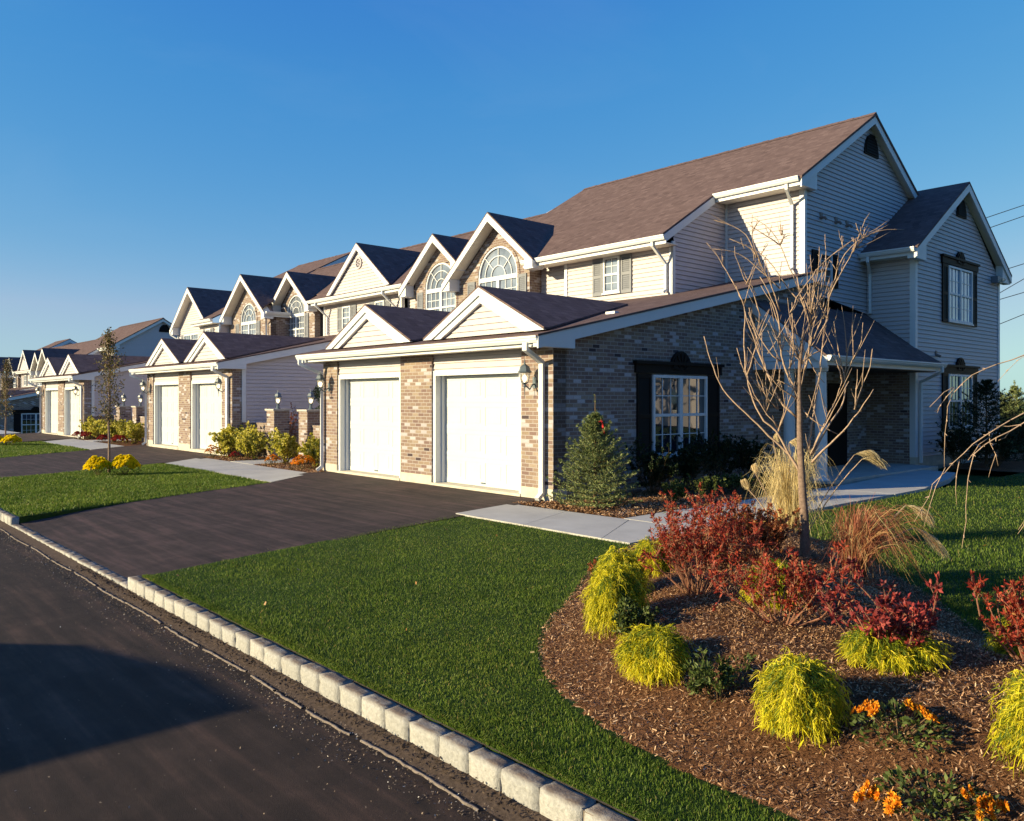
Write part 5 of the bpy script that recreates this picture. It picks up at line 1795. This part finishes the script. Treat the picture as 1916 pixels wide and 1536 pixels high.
# ---------------- bare young tree in the island bed (profile in its own plane, metres; depth added per limb)
RIGHT = np.array([cos(TH), sin(TH), 0.0]); FWD = np.array([-sin(TH), cos(TH), 0.0])
def limb_tree(root, limbs, K, r0fn, mats, depth_k=.35, seed=3, buds=True, base=(0, 0)):
    """limbs: list of (radius0, radius1, [(x, z), ...]); returns meshes trunk / branches"""
    rs = random.Random(seed)
    placed = []   # (x, z, depth)
    trunk = MB(); br = MB()
    for li, (ra, rb_, pts) in enumerate(limbs):
        x0, z0 = pts[0]
        d0, best = 0.0, 9
        for (px, pz, pd) in placed:
            q = hypot(px - x0, pz - z0)
            if q < best: best, d0 = q, pd
        k = 0.0 if li == 0 else rs.uniform(-1, 1) * depth_k
        # resample with a smooth curve
        P = np.array(pts, float)
        t = np.concatenate([[0], np.cumsum(np.hypot(*np.diff(P, axis=0).T))])
        n = max(4, int(t[-1] / .07))
        tt = np.linspace(0, t[-1], n)
        X = np.interp(tt, t, P[:, 0]); Z = np.interp(tt, t, P[:, 1])
        for _ in range(2):
            X[1:-1] = (X[:-2] + X[1:-1] * 2 + X[2:]) / 4; Z[1:-1] = (Z[:-2] + Z[1:-1] * 2 + Z[2:]) / 4
        D = d0 + k * tt * (1 - .25 * tt / max(.1, t[-1]))
        out = []
        for i in range(n):
            w = RIGHT * X[i] + FWD * D[i] + UP * Z[i]
            w = w + np.array([rs.gauss(0, .004), rs.gauss(0, .004), 0]) * (1 if li else .3)
            out.append(tuple(w)); placed.append((X[i], Z[i], D[i]))
        rad = [ra + (rb_ - ra) * (i / (n - 1)) ** .8 for i in range(n)]
        (trunk if li == 0 else br).tube(out, rad, 8 if li == 0 else 5, cap=True)
        if buds and li:
            for i in range(1, n - 1):
                for _ in range(2):
                    if rs.random() < .55:
                        p = Vector(out[i]); dd = (Vector(out[i + 1]) - p).normalized()
                        s_ = Vector((rs.gauss(0, 1), rs.gauss(0, 1), rs.gauss(0, 1))); s_ = (s_ - dd * s_.dot(dd)).normalized()
                        L = rs.uniform(.008, .022)
                        br.tube([p, p + (dd * .7 + s_ * .7) * L], [.0035, .0018], 3, cap=False)
                    if rs.random() < .06:
                        p = Vector(out[i]); dd = (Vector(out[i + 1]) - p).normalized()
                        s_ = Vector((rs.gauss(0, 1), rs.gauss(0, 1), rs.gauss(0, .4))).normalized()
                        L = rs.uniform(.06, .2)
                        br.tube([p, p + (dd * .8 + s_ * .5) * L * .5, p + (dd * .85 + s_ * .45) * L + Vector((0, 0, .02))], [.003, .0022, .001], 3, cap=False)
    trunk.build('trunk', mats[0], root, smooth=True)
    br.build('branches', mats[1], root, smooth=True)
ZA = lambda L: [((1300 + x / 4.04 - 1507) * .0049, (1045 - (520 + y / 4.04)) * .0049) for x, y in L]
ZB = lambda L: [((1320 + x / 5.04 - 1507) * .0049, (1045 - (400 + y / 5.04)) * .0049) for x, y in L]
limbs = [(.052, .012, [(0.0, -.05), (-.003, .2), (-.012, .45), (-.034, .80)] + ZA([(800, 1300), (795, 1050), (790, 900), (795, 760), (800, 600), (815, 480), (825, 400)]))]
for L in ([(815, 1480), (700, 1310), (560, 1190), (430, 1050), (380, 1000), (300, 940), (210, 800), (150, 640), (110, 440)],
          [(800, 1480), (690, 1290), (640, 1160), (560, 1120), (500, 1040), (450, 900), (415, 740), (400, 560), (405, 330), (420, 210), (370, 100), (310, 0)],
          [(775, 1060), (690, 990), (640, 920), (590, 800), (570, 700), (520, 620), (490, 500), (440, 380), (410, 250)],
          [(790, 870), (720, 800), (690, 700), (655, 600), (650, 500), (655, 350), (620, 230), (560, 100), (500, 0)],
          [(825, 720), (870, 600), (890, 480), (880, 370), (840, 250), (800, 120), (780, 0)],
          [(850, 1300), (900, 1120), (960, 900), (1000, 720), (1030, 540), (1080, 330), (1110, 160), (1140, 0)],
          [(890, 1340), (1000, 1170), (1100, 1040), (1170, 960), (1190, 830), (1180, 720), (1140, 520), (1130, 320)],
          [(880, 1400), (1010, 1260), (1120, 1150), (1200, 1040), (1270, 920), (1310, 850)]):
    limbs.append((.0125, .0038, ZA(L)))
for L in ([(640, 1140), (540, 1020), (430, 860), (350, 700), (310, 540)], [(640, 1170), (700, 1000), (730, 900), (760, 790)],
          [(775, 920), (640, 860), (600, 790), (500, 720), (430, 640), (370, 540)], [(600, 790), (540, 650), (490, 500), (500, 400), (540, 330), (610, 230)],
          [(415, 740), (480, 560), (540, 360), (600, 240)], [(655, 640), (560, 580), (500, 480), (450, 350), (420, 230)],
          [(800, 620), (760, 560), (700, 480), (660, 400), (640, 300), (600, 180), (520, 60)], [(895, 470), (940, 400), (990, 200), (1000, 0)],
          [(890, 370), (860, 300), (860, 150), (850, 60)], [(880, 350), (950, 200), (1050, 80), (1100, 0)],
          [(880, 1330), (990, 1110), (1110, 900), (1150, 800), (1130, 700), (1100, 600)],
          [(1180, 770), (1240, 620), (1300, 480), (1295, 340)], [(1190, 740), (1200, 560), (1240, 420), (1265, 260)],
          [(1180, 1000), (1230, 820), (1290, 700), (1305, 550)], [(870, 1350), (940, 1180), (1020, 1020), (1080, 880), (1120, 790)],
          [(820, 1010), (850, 1060), (910, 1110), (1080, 1190)], [(860, 620), (920, 720), (990, 800)],
          [(800, 620), (770, 560), (735, 470), (690, 420)], [(790, 870), (760, 830), (610, 780)], [(820, 660), (760, 590), (700, 560)],
          [(1030, 540), (900, 600), (860, 640)], [(1090, 300), (1000, 440), (940, 530)], [(640, 1000), (560, 950), (500, 820), (470, 780)],
          [(720, 690), (760, 500), (700, 300), (720, 200)], [(660, 560), (600, 430), (560, 330)]):
    limbs.append((.0078, .003, ZA(L)))
for L in ([(780, 950), (900, 720), (1080, 500), (1300, 320), (1480, 210), (1650, 150), (1750, 60)], [(1280, 740), (1350, 500), (1400, 350), (1500, 240), (1650, 160), (1820, 75)],
          [(1110, 1000), (1180, 760), (1300, 560), (1400, 370), (1470, 200), (1500, 90), (1560, 0)], [(1400, 370), (1500, 230), (1700, 135), (1916, 145)],
          [(1450, 330), (1600, 270), (1780, 165)], [(950, 960), (900, 720), (830, 480), (760, 280), (700, 140), (620, 60), (510, 0)],
          [(760, 280), (650, 190), (540, 160), (430, 60)], [(760, 270), (770, 190), (820, 160), (910, 180)], [(980, 950), (1010, 760), (1030, 560), (1020, 350)],
          [(1000, 960), (1130, 720), (1160, 450), (1160, 190)], [(720, 930), (650, 780), (560, 600), (480, 500), (400, 240), (390, 60)],
          [(700, 720), (560, 590), (440, 470), (330, 380), (190, 350), (80, 345)], [(560, 960), (520, 760), (430, 660), (330, 430), (310, 300)],
          [(410, 850), (330, 660), (230, 480), (150, 300), (70, 240)], [(900, 850), (770, 680), (670, 500), (560, 380), (430, 300), (320, 265)],
          [(500, 520), (480, 400), (400, 330), (290, 320), (200, 275)], [(450, 450), (400, 230), (290, 150), (80, 80)]):
    limbs.append((.0068, .0026, ZB(L)))
rt_ = random.Random(11)
for (a_, b_, L) in list(limbs[9:]):       # finer shoots beside each limb
    for _ in range(3):
        i_ = rt_.randrange(0, max(1, len(L) - 2)); x0_, z0_ = L[i_]
        sx_ = rt_.uniform(-.9, .9); n_ = rt_.randint(3, 5); hh = min(rt_.uniform(.2, .5), max(.1, 2.75 - z0_)); sx_ *= 1.7
        limbs.append((.0042, .0022, [(x0_ + sx_ * hh * .35 * (t / n_) ** .8 + rt_.gauss(0, .008) * (t > 0), z0_ + hh * t / n_) for t in range(n_ + 1)]))
bt = empty('bare_tree', gz(-3.71, 6.96), 'bare young tree with many upright twigs in the mulch bed, in front of the porch', 'tree')
limb_tree(bt, limbs, 1, None, (M['bark'], M['twig']), .28)

# weeping tree standing outside the frame, drooping bare branches reach in
ZC = lambda L: [((1640 + x / 3.49 - 1916) * .00276, (747 - (620 + y / 3.49)) * .00276) for x, y in L]
R0 = [(1.0, .62), (.72, .60), (.4, .42)]; R1 = [(1.0, .35), (.7, .30), (.35, .12)]
wl = [(.045, .02, [(1.05, -1.8), (1.03, -.9), (1.0, -.1), (1.0, .35), (.98, .68)])]
for st, L, ra in ((R0, [(963, 195), (880, 200), (760, 240), (640, 320), (590, 360), (555, 450), (535, 560), (530, 660), (545, 765)], .008),
                  (R1, [(963, 580), (880, 610), (800, 660), (720, 730), (660, 800), (620, 835), (530, 900), (470, 960), (420, 1060), (380, 1180), (335, 1270)], .008),
                  (R1, [(963, 645), (880, 670), (790, 710), (700, 770), (640, 850), (650, 920), (640, 1100), (630, 1280), (640, 1340), (605, 1435)], .0075),
                  (R0, [(963, 180), (900, 240), (850, 325)], .004), (R1, [(1050, 900), (990, 1100), (940, 1250), (915, 1290)], .005)):
    wl.append((.007, .0013, st + ZC(L)) if ra > .007 else (.004, .001, st + ZC(L)))
for L in ([(590, 360), (540, 370), (480, 430), (425, 495)], [(590, 370), (540, 430), (475, 535)], [(620, 860), (590, 960), (580, 1050), (600, 1150)],
          [(810, 660), (830, 760), (860, 885)], [(530, 900), (460, 1000), (390, 1130), (365, 1290)], [(800, 700), (720, 760), (665, 850)]):
    wl.append((.0026, .001, ZC(L)))
rw_ = random.Random(4)
for i_ in range(14):        # the rest of its drooping crown, to the right of the frame
    x0_, z0_ = 1.0, rw_.uniform(.2, .66); sp_ = rw_.uniform(.35, 1.3); hh_ = rw_.uniform(.5, 1.7)
    wl.append((.012, .0015, [(x0_, z0_), (x0_ + sp_ * .3, z0_ + .14), (x0_ + sp_ * .65, z0_ + .06), (x0_ + sp_ * .9, z0_ - hh_ * .35), (x0_ + sp_, z0_ - hh_)]))
wt = empty('weeping_tree', (-1.344, 4.775, 1.75), 'bare drooping branches of a weeping tree reaching in from the right edge', 'tree')
wt.location = (-1.344, 4.775, 0)
wl = [(a, b, [(x, z + 1.75) for x, z in p]) for a, b, p in wl]
limb_tree(wt, wl, 1, None, (M['bark'], M['twig']), .10, seed=9)

# ---------------- spruce by the garage corner
def spruce(loc, H, R, label, leader=.3, n_wh=15, group=None, cat='tree', mat='spruce', nl=11, L=.045, ribbon=False, name='spruce_tree'):
    root = empty(name, loc, label, cat, group)
    mb = MB(); fo = Foliage()
    mb.tube([(0, 0, -.05), (0, 0, H * .5), (0, 0, H + leader)], [.035 * H / 1.6, .02, .006], 6)
    mb.build('trunk', M['stem'], root)
    bm = MB()
    for i in range(n_wh):
        z = H * (.04 + .93 * i / (n_wh - 1)); R_ = R * (1 - (i / (n_wh - 1)) ** 1.15) + .05 * R / .6
        nb = 9 if i < n_wh * .6 else 6
        for j in range(nb):
            a = 2 * pi * (j + rng.random()) / nb; ln = R_ * rng.uniform(.7, 1.12)
            up_ = .25 + .8 * i / n_wh
            pts = [np.array([cos(a) * ln * t, sin(a) * ln * t, z + ln * (up_ * t ** 1.6 - .18 * t + 0.05)]) for t in np.linspace(0, 1, 5)]
            bm.tube([tuple(p) for p in pts], [.009, .007, .006, .004, .002], 3, cap=False)
            segs = [(pts[k], pts[k + 1]) for k in range(1 if ln > .15 else 0, 4)]
            for (p0, p1) in list(segs):
                d_ = unit(p1 - p0); sd = unit(np.cross(d_, UP))
                for sgn in (-1, 1):
                    q1 = p0 + (d_ * .6 + sd * sgn * .75 + UP * rng.uniform(.0, .3)) * ln * rng.uniform(.16, .3)
                    segs.append((p0, q1))
            for (p0, p1) in segs:
                m_ = nl
                t = rng.random(m_)[:, None]
                P = p0 + (p1 - p0) * t
                D = unit(unit(p1 - p0) * .8 + rng.normal(0, .55, (m_, 3)) + UP * .15)
                fo.leaves(P, D, rng.uniform(.7, 1.2, m_) * L, L * .2, .1)
            tip = pts[-1]; m_ = nl
            fo.leaves(np.repeat(tip[None], m_, 0), unit((pts[-1] - pts[-2]) * 8 + rng.normal(0, .4, (m_, 3))), L, L * .2)
    m_ = 60
    P = np.stack([np.zeros(m_), np.zeros(m_), rng.uniform(H * .85, H + leader, m_)], 1)
    fo.leaves(P, rng.normal(0, .6, (m_, 3)) + UP, L * .9, L * .18)
    bm.build('branches', M['stem'], root)
    fo.build('foliage', M[mat], root)
    if ribbon:
        rb = MB(); rb.prism([(.12, .0, H * .93), (.15, .0, H * .94), (.19, .02, H * .80), (.155, .02, H * .80)], (0, .004, 0))
        rb.prism([(.02, 0, H * .93), (.13, 0, H * .95), (.13, 0, H * .935), (.02, 0, H * .915)], (0, .004, 0))
        rb.build('ribbon', plain('red_ribbon', (0.5, 0.012, 0.015), 0.5, 0.3), root)
    return root
spruce((-8.75, 9.70, 0), 1.5, .72, 'small blue-green spruce at the brick garage corner with a red ribbon', leader=.32, n_wh=18, nl=17, L=.055, ribbon=True)

# ---------------- thin street trees with a few autumn leaves
def lawn_tree(loc, H, crown0, R, label, seed):
    root = empty('lawn_tree', loc, label, 'tree', 'thin young trees on the front lawns')
    rs = np.random.default_rng(seed)
    tb = MB(); bb = MB(); fo = Foliage()
    tp = [(rs.normal(0, .012) * (z > 0), rs.normal(0, .012) * (z > 0), z) for z in np.linspace(-.05, H * .93, 9)]
    tb.tube(tp, [.032, .03, .028, .025, .022, .018, .014, .009, .005], 7)
    tb.build('trunk', M['bark'], root, smooth=True)
    for i in range(46):
        u = (i + rs.random()) / 46; z = crown0 + (H * .9 - crown0) * u
        a = rs.uniform(0, 2 * pi)
        prof = R * (1 - abs(u - .35) ** 1.3 * 1.25) * rs.uniform(.45, 1.05)
        p = np.array([0, 0, z]); d_ = unit(np.array([cos(a), sin(a), .7 + .7 * u]))
        pts = [p.copy()]
        for k in range(5):
            d_ = unit(d_ + rs.normal(0, .1, 3) + UP * .14); p = p + d_ * prof * 1.15 / 5; pts.append(p.copy())
        bb.tube([tuple(q) for q in pts], [.009, .007, .006, .005, .003, .0015], 4, cap=False)
        m_ = 36
        k = rs.integers(1, 6, m_); A = np.array(pts)
        P = A[k] + rs.normal(0, .05, (m_, 3))
        fo.leaves(P, rs.normal(0, 1, (m_, 3)) - UP * .3, rs.uniform(.035, .075, m_), rs.uniform(.025, .045, m_), .2)
    bb.build('branches', M['bark'], root)
    fo.build('foliage', M['tree_leaf'], root)
    return root
lawn_tree((-20.55, 5.78, 0), 3.6, 1.1, .68, 'thin young tree with sparse leaves on the lawn strip between the nearer driveways', 5)
lawn_tree((-35.70, 6.40, 0), 3.5, 1.0, .62, 'thin young leafy tree at the left edge on the farther lawn strip', 8)
YG = 'yellow chrysanthemum mounds at the tree feet'
mum((-20.05, 5.40, 0), .58, .40, 'left mound of bright yellow flowers at the foot of the nearer lawn tree', 'yellow_petal', 430, 200, YG, 'yellow_chrysanthemum', .045)
mum((-19.85, 5.92, 0), .66, .42, 'right mound of bright yellow flowers at the foot of the nearer lawn tree', 'yellow_petal', 480, 200, YG, 'yellow_chrysanthemum', .045)
mum((-36.1, 6.1, 0), .7, .36, 'yellow flower mound cut by the left edge of the photo', 'yellow_petal', 300, 80, YG, 'yellow_chrysanthemum', .05)
mum((-35.2, 6.5, 0), .7, .36, 'yellow flower mound right of the farther lawn tree trunk', 'yellow_petal', 300, 80, YG, 'yellow_chrysanthemum', .05)

# ---------------- courtyard walls, pier lanterns and planting between the garages
def court_wall(x0, x1, px, y, label, top=1.0, zp=1.42):
    root = empty('garden_wall', ((x0 + x1) / 2, y, 0), label, 'garden wall', 'low brick walls with piers between the garages')
    o = -root.location
    mb = MB(); mb.box(x0, x1, y, y + .2, -.2, top)
    mb.build('wall', M['brick'], root, loc=o)
    mb = MB(); mb.box(x0, x1, y - .02, y + .22, top, top + .045)
    mb.build('coping', M['brick'], root, loc=o)
    mb = MB(); mb.box(px - .24, px + .24, y - .14, y + .34, -.2, zp)
    mb.build('pier', M['brick'], root, loc=o)
    mb = MB(); mb.box(px - .28, px + .28, y - .18, y + .38, zp, zp + .05)
    mb.build('pier_cap', M['concrete'], root, loc=o)
    return root
def pier_lamp(x, y, z, label):
    f = lantern('pier_lantern', (0, 0, 0), post=True)
    f.location = (x, y, z)
    tag(f, label, 'lantern', 'lanterns on the brick piers')
court_wall(-24.0, -22.45, -22.22, 10.75, 'low brick wall with a pier left of the nearer courtyard walk')
pier_lamp(-22.22, 10.85, 1.47, 'lantern on the left brick pier of the nearer courtyard walk')
court_wall(-20.0, -17.56, -20.24, 10.75, 'low brick wall with a pier right of the nearer courtyard walk, beside the downspout')
pier_lamp(-20.24, 10.85, 1.47, 'lantern on the right brick pier of the nearer courtyard walk, before the spiral topiary')
court_wall(-39.5, -37.9, -37.7, 11.1, 'low brick wall with a pier left of the farther courtyard walk')
pier_lamp(-37.7, 11.2, 1.47, 'lantern on the left brick pier of the farther courtyard walk')
court_wall(-35.3, -31.3, -35.5, 11.1, 'low brick wall with a pier right of the farther courtyard walk')
pier_lamp(-35.5, 11.2, 1.47, 'lantern on the right brick pier of the farther courtyard walk')
EG = 'yellow-green variegated shrubs by the courtyard walls'
def eu(x, y, w, h, label, n=26): return stem_shrub((x, y, .0), w * .9, h * .86, label, 'euonymus', EG, nst=n, leafL=.075, leafW=.05, tuft=11, cat='shrub', name='variegated_shrub', stem='stem', base_r=.008)
eu(-23.55, 9.95, .85, 1.02, 'leftmost yellow-green shrub of the three beside the second garage downspout')
eu(-22.95, 10.25, .85, .98, 'middle yellow-green shrub of the three left of the nearer courtyard walk')
eu(-22.25, 10.15, .75, .92, 'rightmost yellow-green shrub of the three, before the left lantern pier')
eu(-20.05, 10.0, .85, .95, 'yellow-green shrub before the right lantern pier of the nearer courtyard', 26)
eu(-18.75, 10.2, .85, .85, 'yellow-green shrub beside the white downspout of the nearest garage', 24)
eu(-38.9, 10.1, .9, .95, 'leftmost yellow-green shrub of the farther courtyard, by the third garage')
eu(-37.9, 10.3, .9, .9, 'second yellow-green shrub of the farther courtyard, left of its walk')
eu(-35.5, 10.2, .85, .85, 'yellow-green shrub just right of the farther courtyard walk')
eu(-34.4, 10.3, .95, .95, 'full yellow-green shrub in the middle of the farther courtyard bed')
eu(-33.3, 10.3, .85, .85, 'yellow-green shrub next to the downspout of the second garage, left side')
MG = 'chrysanthemums along the courtyard beds'
mum((-23.75, 9.55, 0), .5, .38, 'orange and pink flower mound left of the three yellow-green shrubs', 'orange_petal', 90, 260, MG, 'chrysanthemum', .03)
mum((-22.35, 9.6, 0), .34, .26, 'small red flower mound before the three yellow-green shrubs', 'red_petal', 60, 130, MG, 'chrysanthemum', .028)
mum((-19.95, 9.6, 0), .42, .3, 'orange flower mound at the right side of the nearer courtyard walk entrance', 'orange_petal', 90, 200, MG, 'chrysanthemum', .03)
mum((-18.35, 9.62, 0), .62, .34, 'large orange flower mound at the foot of the nearest garage downspout', 'orange_petal', 240, 260, MG, 'chrysanthemum', .03)
mum((-38.95, 9.75, 0), .6, .34, 'red flower mound nearest the third garage', 'red_petal', 90, 100, MG, 'chrysanthemum', .045)
mum((-37.9, 9.8, 0), .55, .34, 'red flower mound left of the farther courtyard walk', 'red_petal', 90, 100, MG, 'chrysanthemum', .045)
mum((-35.4, 9.75, 0), .5, .3, 'small red flower mound right of the farther courtyard walk', 'red_petal', 70, 100, MG, 'chrysanthemum', .045)
mum((-33.3, 9.72, 0), .62, .36, 'red flower mound beside the second garage downspout, in front of its shrub', 'red_petal', 90, 100, MG, 'chrysanthemum', .045)
orn_g = stem_shrub((-23.1, 11.6, 0), .7, 1.45, 'thin reddish shrub rising behind the low wall left of the nearer courtyard walk', 'rust_leaf', 'taller plants behind the courtyard walls', nst=14, tuft=6, leafL=.05, leafW=.03, cat='shrub', name='tall_shrub', stem='stem')
stem_shrub((-21.4, 12.6, 0), .8, 1.4, 'dark leafy shrub between the lantern piers at the end of the nearer courtyard walk', 'dark_leaf', 'taller plants behind the courtyard walls', nst=20, tuft=14, leafL=.06, leafW=.04, cat='shrub', name='tall_shrub', stem='stem')
def topiary(loc, H):
    root = empty('spiral_topiary', loc, 'dark spiral topiary rising behind the right courtyard lantern', 'topiary')
    mb = MB(); mb.tube([(0, 0, 0), (0, 0, H * .95)], [.02, .012], 6); mb.build('trunk', M['stem'], root)
    fo = Foliage(); n = 6500
    t = rng.random(n); a = t * 2 * pi * 3.0 + 1.0; R = .26 * (1 - .35 * t)
    c = np.stack([np.cos(a) * R * .6, np.sin(a) * R * .6, .35 + (H - .4) * t], 1)
    off = rng.normal(0, 1, (n, 3)); off = unit(off) * (rng.random(n)[:, None] ** .4) * np.array([.15, .15, .13]) * (1.15 - .3 * t)[:, None]
    fo.leaves(c + off, off + rng.normal(0, .03, (n, 3)), .045, .02, .1)
    fo.build('foliage', M['dark_leaf'], root)
topiary((-20.85, 11.5, 0), 2.28)

# ---------------- dark evergreens in the shade of the side wall
DG = 'dark evergreen shrubs in the shade of the brick side wall'
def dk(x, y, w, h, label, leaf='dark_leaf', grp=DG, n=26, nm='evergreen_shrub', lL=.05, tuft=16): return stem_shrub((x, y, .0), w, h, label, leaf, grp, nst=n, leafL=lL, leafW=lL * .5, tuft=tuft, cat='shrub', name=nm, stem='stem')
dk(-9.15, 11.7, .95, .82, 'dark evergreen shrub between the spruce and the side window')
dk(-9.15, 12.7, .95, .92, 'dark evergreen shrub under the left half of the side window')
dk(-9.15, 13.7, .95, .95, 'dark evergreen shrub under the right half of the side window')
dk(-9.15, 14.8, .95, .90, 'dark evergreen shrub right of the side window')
GG = 'low green plants along the side walk'
dk(-8.3, 11.2, .7, .32, 'low green plant nearest the spruce, beside the side walk', 'green_leaf', GG, 14, 'low_shrub', .04, 10)
dk(-8.3, 12.1, .7, .38, 'second low green plant beside the side walk', 'green_leaf', GG, 14, 'low_shrub', .04, 10)
dk(-8.3, 13.1, .7, .38, 'third low green plant beside the side walk', 'green_leaf', GG, 14, 'low_shrub', .04, 10)
dk(-8.3, 14.2, .7, .36, 'low green plant farthest along the side walk, left of the straw grass', 'green_leaf', GG, 14, 'low_shrub', .04, 10)
EGp = 'dark evergreens around the rear wing'
dk(-7.75, 22.4, 1.2, 1.05, 'rounded dark shrub at the corner of the rear wing', grp=EGp)
dk(-7.1, 22.9, 1.2, 1.0, 'rounded dark shrub right of the corner shrub, before the rear wing', grp=EGp)
spruce((-7.65, 24.1, 0), 2.2, 1.35, 'dark conical evergreen in front of the lower rear wing window', leader=.05, mat='dark_leaf', group=EGp, L=.09, nl=9, name='conical_evergreen')
dk(-7.3, 26.4, 1.5, 1.1, 'dark shrub right of the conical evergreen by the rear wing', grp=EGp)
dk(-6.6, 28.2, 1.6, 1.15, 'dark shrub at the far right corner of the rear wing', grp=EGp)
for i, (x, y, h) in enumerate(((-13.9, 45.5, 2.1), (-12.9, 44.5, 2.4), (-11.9, 45.5, 2.1))):
    spruce((x, y, -.1), h, h * .5, ['leftmost distant evergreen beyond the rear wing at the right edge', 'tallest distant evergreen beyond the rear wing at the right edge', 'distant evergreen cut by the right edge of the photo'][i],
           leader=.3, group='distant evergreens at the right edge', L=.16, nl=6, n_wh=11, name='distant_evergreen')

# ---------------- overhead wires far behind the rear wing
Pw = [((-21.0, 65.6, 15.0), (-19.0, 67.8, 16.0), 'highest'), ((-20.8, 65.9, 14.3), (-19.0, 67.8, 15.2), 'second highest'), ((-19.9, 66.9, 11.3), (-19.0, 67.8, 11.7), 'third highest'),
      ((-20.2, 66.6, 9.6), (-19.0, 67.8, 10.6), 'fourth highest'), ((-20.2, 66.6, 9.1), (-19.0, 67.8, 9.6), 'fifth highest'), ((-20.2, 66.6, 7.3), (-19.0, 67.8, 8.0), 'lowest')]
for a, b, w_ in Pw:
    a = Vector(a); b = Vector(b); d_ = (b - a).normalized()
    mb = MB(); mb.tube([a - d_ * 9 - Vector((0, 0, .0)), a, b, b + d_ * 10, b + d_ * 22 + Vector((0, 0, 1.2))], .028, 5)
    tag(mb.build('power_line', M['black']), w_ + ' overhead wire at the right edge of the sky', 'wire', 'overhead wires at the right edge')

# ---------------- fallen leaves
x = np.concatenate([rng.uniform(-9, -2, 34), rng.uniform(-6, 3, 40)]); y = np.concatenate([rng.uniform(2.8, 7.5, 34), rng.uniform(8, 18, 40)])
k = ~in_poly(x, y, BED)
x, y = x[k], y[k]
tag(chips('fallen_leaves', x, y, np.full(len(x), .022), .015, .035, .01, .022, M['fallen'], .6, .02), kind='stuff')

# ---------------- vehicle on the far side of the road (outside the frame; its shadow falls on the road)
def van():
    root = empty('parked_van', (-9.9, -5.2, -.15), 'dark parked van across the road outside the frame, shadow on the asphalt', 'van')
    body = plain('dark_blue_car_paint', (0.03, 0.04, 0.08), 0.25, 0.6)
    y0, y1 = -.90, .94
    prof = [(2.3, .35), (2.3, 1.0), (2.22, 1.78), (2.1, 1.9), (1.2, 1.9), (.2, 1.78), (-.8, 1.25), (-2.0, 1.02), (-2.3, .85), (-2.35, .35)]
    mb = MB(); mb.prism([(x, y0, z) for x, z in prof], (0, y1 - y0, 0)); mb.build('body', body, root)
    gp = [(2.05, 1.08), (2.0, 1.7), (1.2, 1.78), (.25, 1.66), (-.55, 1.22), (-.5, 1.08)]
    for yy in (y0 - .006, y1 + .001):
        mb = MB(); mb.prism([(x, yy, z) for x, z in gp], (0, .005, 0)); mb.build('side_window', M['glass_dark'], root)
    tyre = plain('tyre_rubber', (0.015, 0.015, 0.015), 0.8, 0.2)
    for wx in (-1.5, 1.5):
        for wy in (y0 + .08, y1 - .08):
            mb = MB()
            mb.tube([(wx, wy - .1, .33), (wx, wy + .1, .33)], .33, 20); w_ = mb.build('wheel', tyre, root)
            mb = MB(); mb.tube([(wx, wy - .11, .33), (wx, wy + .11, .33)], .2, 14); mb.build('rim', M['pewter'], w_)
    for yy in (y0 + .15, y1 - .4):
        mb = MB(); mb.box(-2.36, -2.3, yy, yy + .25, .62, .78); mb.build('headlight', M['lampglass'], root)
    return root
van()
def far_house():
    """white gabled house outside the frame on the right, seen only as a reflection in the side windows"""
    root = empty('white_house', (14, 44, 0), 'white gabled house outside the frame beyond the right lawn', 'house')
    mb = MB(); mb.prism([(-5, 0, 0), (5, 0, 0), (5, 0, 5), (0, 0, 8.2), (-5, 0, 5)], (0, 12, 0)); mb.build('wall', M['siding'], root)
    for sg in (-1, 1):
        mb = MB(); mb.prism([(0, -.4, 8.3), (sg * 5.5, -.4, 4.75), (sg * 5.5, -.4, 4.95), (0, -.4, 8.5)], (0, 12.8, 0)); mb.build('roof', M['roof'], root)
    for xx in (-3, 1.6):
        for zz in (.9, 3.4):
            mb = MB(); mb.box(xx, xx + 1.4, -.05, .05, zz, zz + 1.3); w_ = mb.build('window', M['white'], root)
            mb = MB(); mb.box(xx + .1, xx + 1.3, -.06, .04, zz + .1, zz + 1.2); mb.build('pane', M['glass_dark'], w_)
    root.rotation_euler = (0, 0, radians(35))
far_house()

# ---------------- dark trees added out of frame to cut sky light (seen in the side windows)
def blocker_tree(x, y, H, R, label, seed, n=2600, L=.55):
    rs = np.random.default_rng(seed)
    root = empty('sky_blocker_tree', (x, y, -.1), label, 'tree', 'trees added outside the frame to block sky light')
    mb = MB(); mb.tube([(0, 0, 0), (.1, 0, H * .3), (0, .1, H * .6), (0, 0, H * .9)], [.28, .22, .14, .04], 8)
    for i in range(9):
        a = i * 2.4; z = H * (.3 + .06 * i)
        mb.tube([(0, 0, z), (cos(a) * R * .45, sin(a) * R * .45, z + R * .25), (cos(a) * R * .8, sin(a) * R * .8, z + R * .6)], [.1, .06, .02], 5)
    mb.build('trunk', M['bark'], root)
    fo = Foliage()
    c = unit(rs.normal(size=(26, 3))) * rs.random((26, 1)) ** .5 * np.array([R * .8, R * .8, H * .36]) + np.array([0, 0, H * .6])
    k = rs.integers(0, 26, n)
    P = c[k] + rs.normal(0, R * .2, (n, 3))
    fo.leaves(P, rs.normal(0, 1, (n, 3)), rs.uniform(.6, 1.2, n) * L, L * .6, .2)
    fo.build('foliage', M['dark_leaf'], root)
for i, (x, y, H) in enumerate(((9, 8, 11), (11, 15, 13), (13, 23, 12), (12, 31, 13), (11, 38, 12), (7, 1, 11))):
    blocker_tree(x, y, H, 4.2, ['second', 'third', 'fourth', 'fifth', 'farthest', 'nearest'][i] + ' added dark tree outside the frame, blocking sky light along the right lawn', 40 + i)
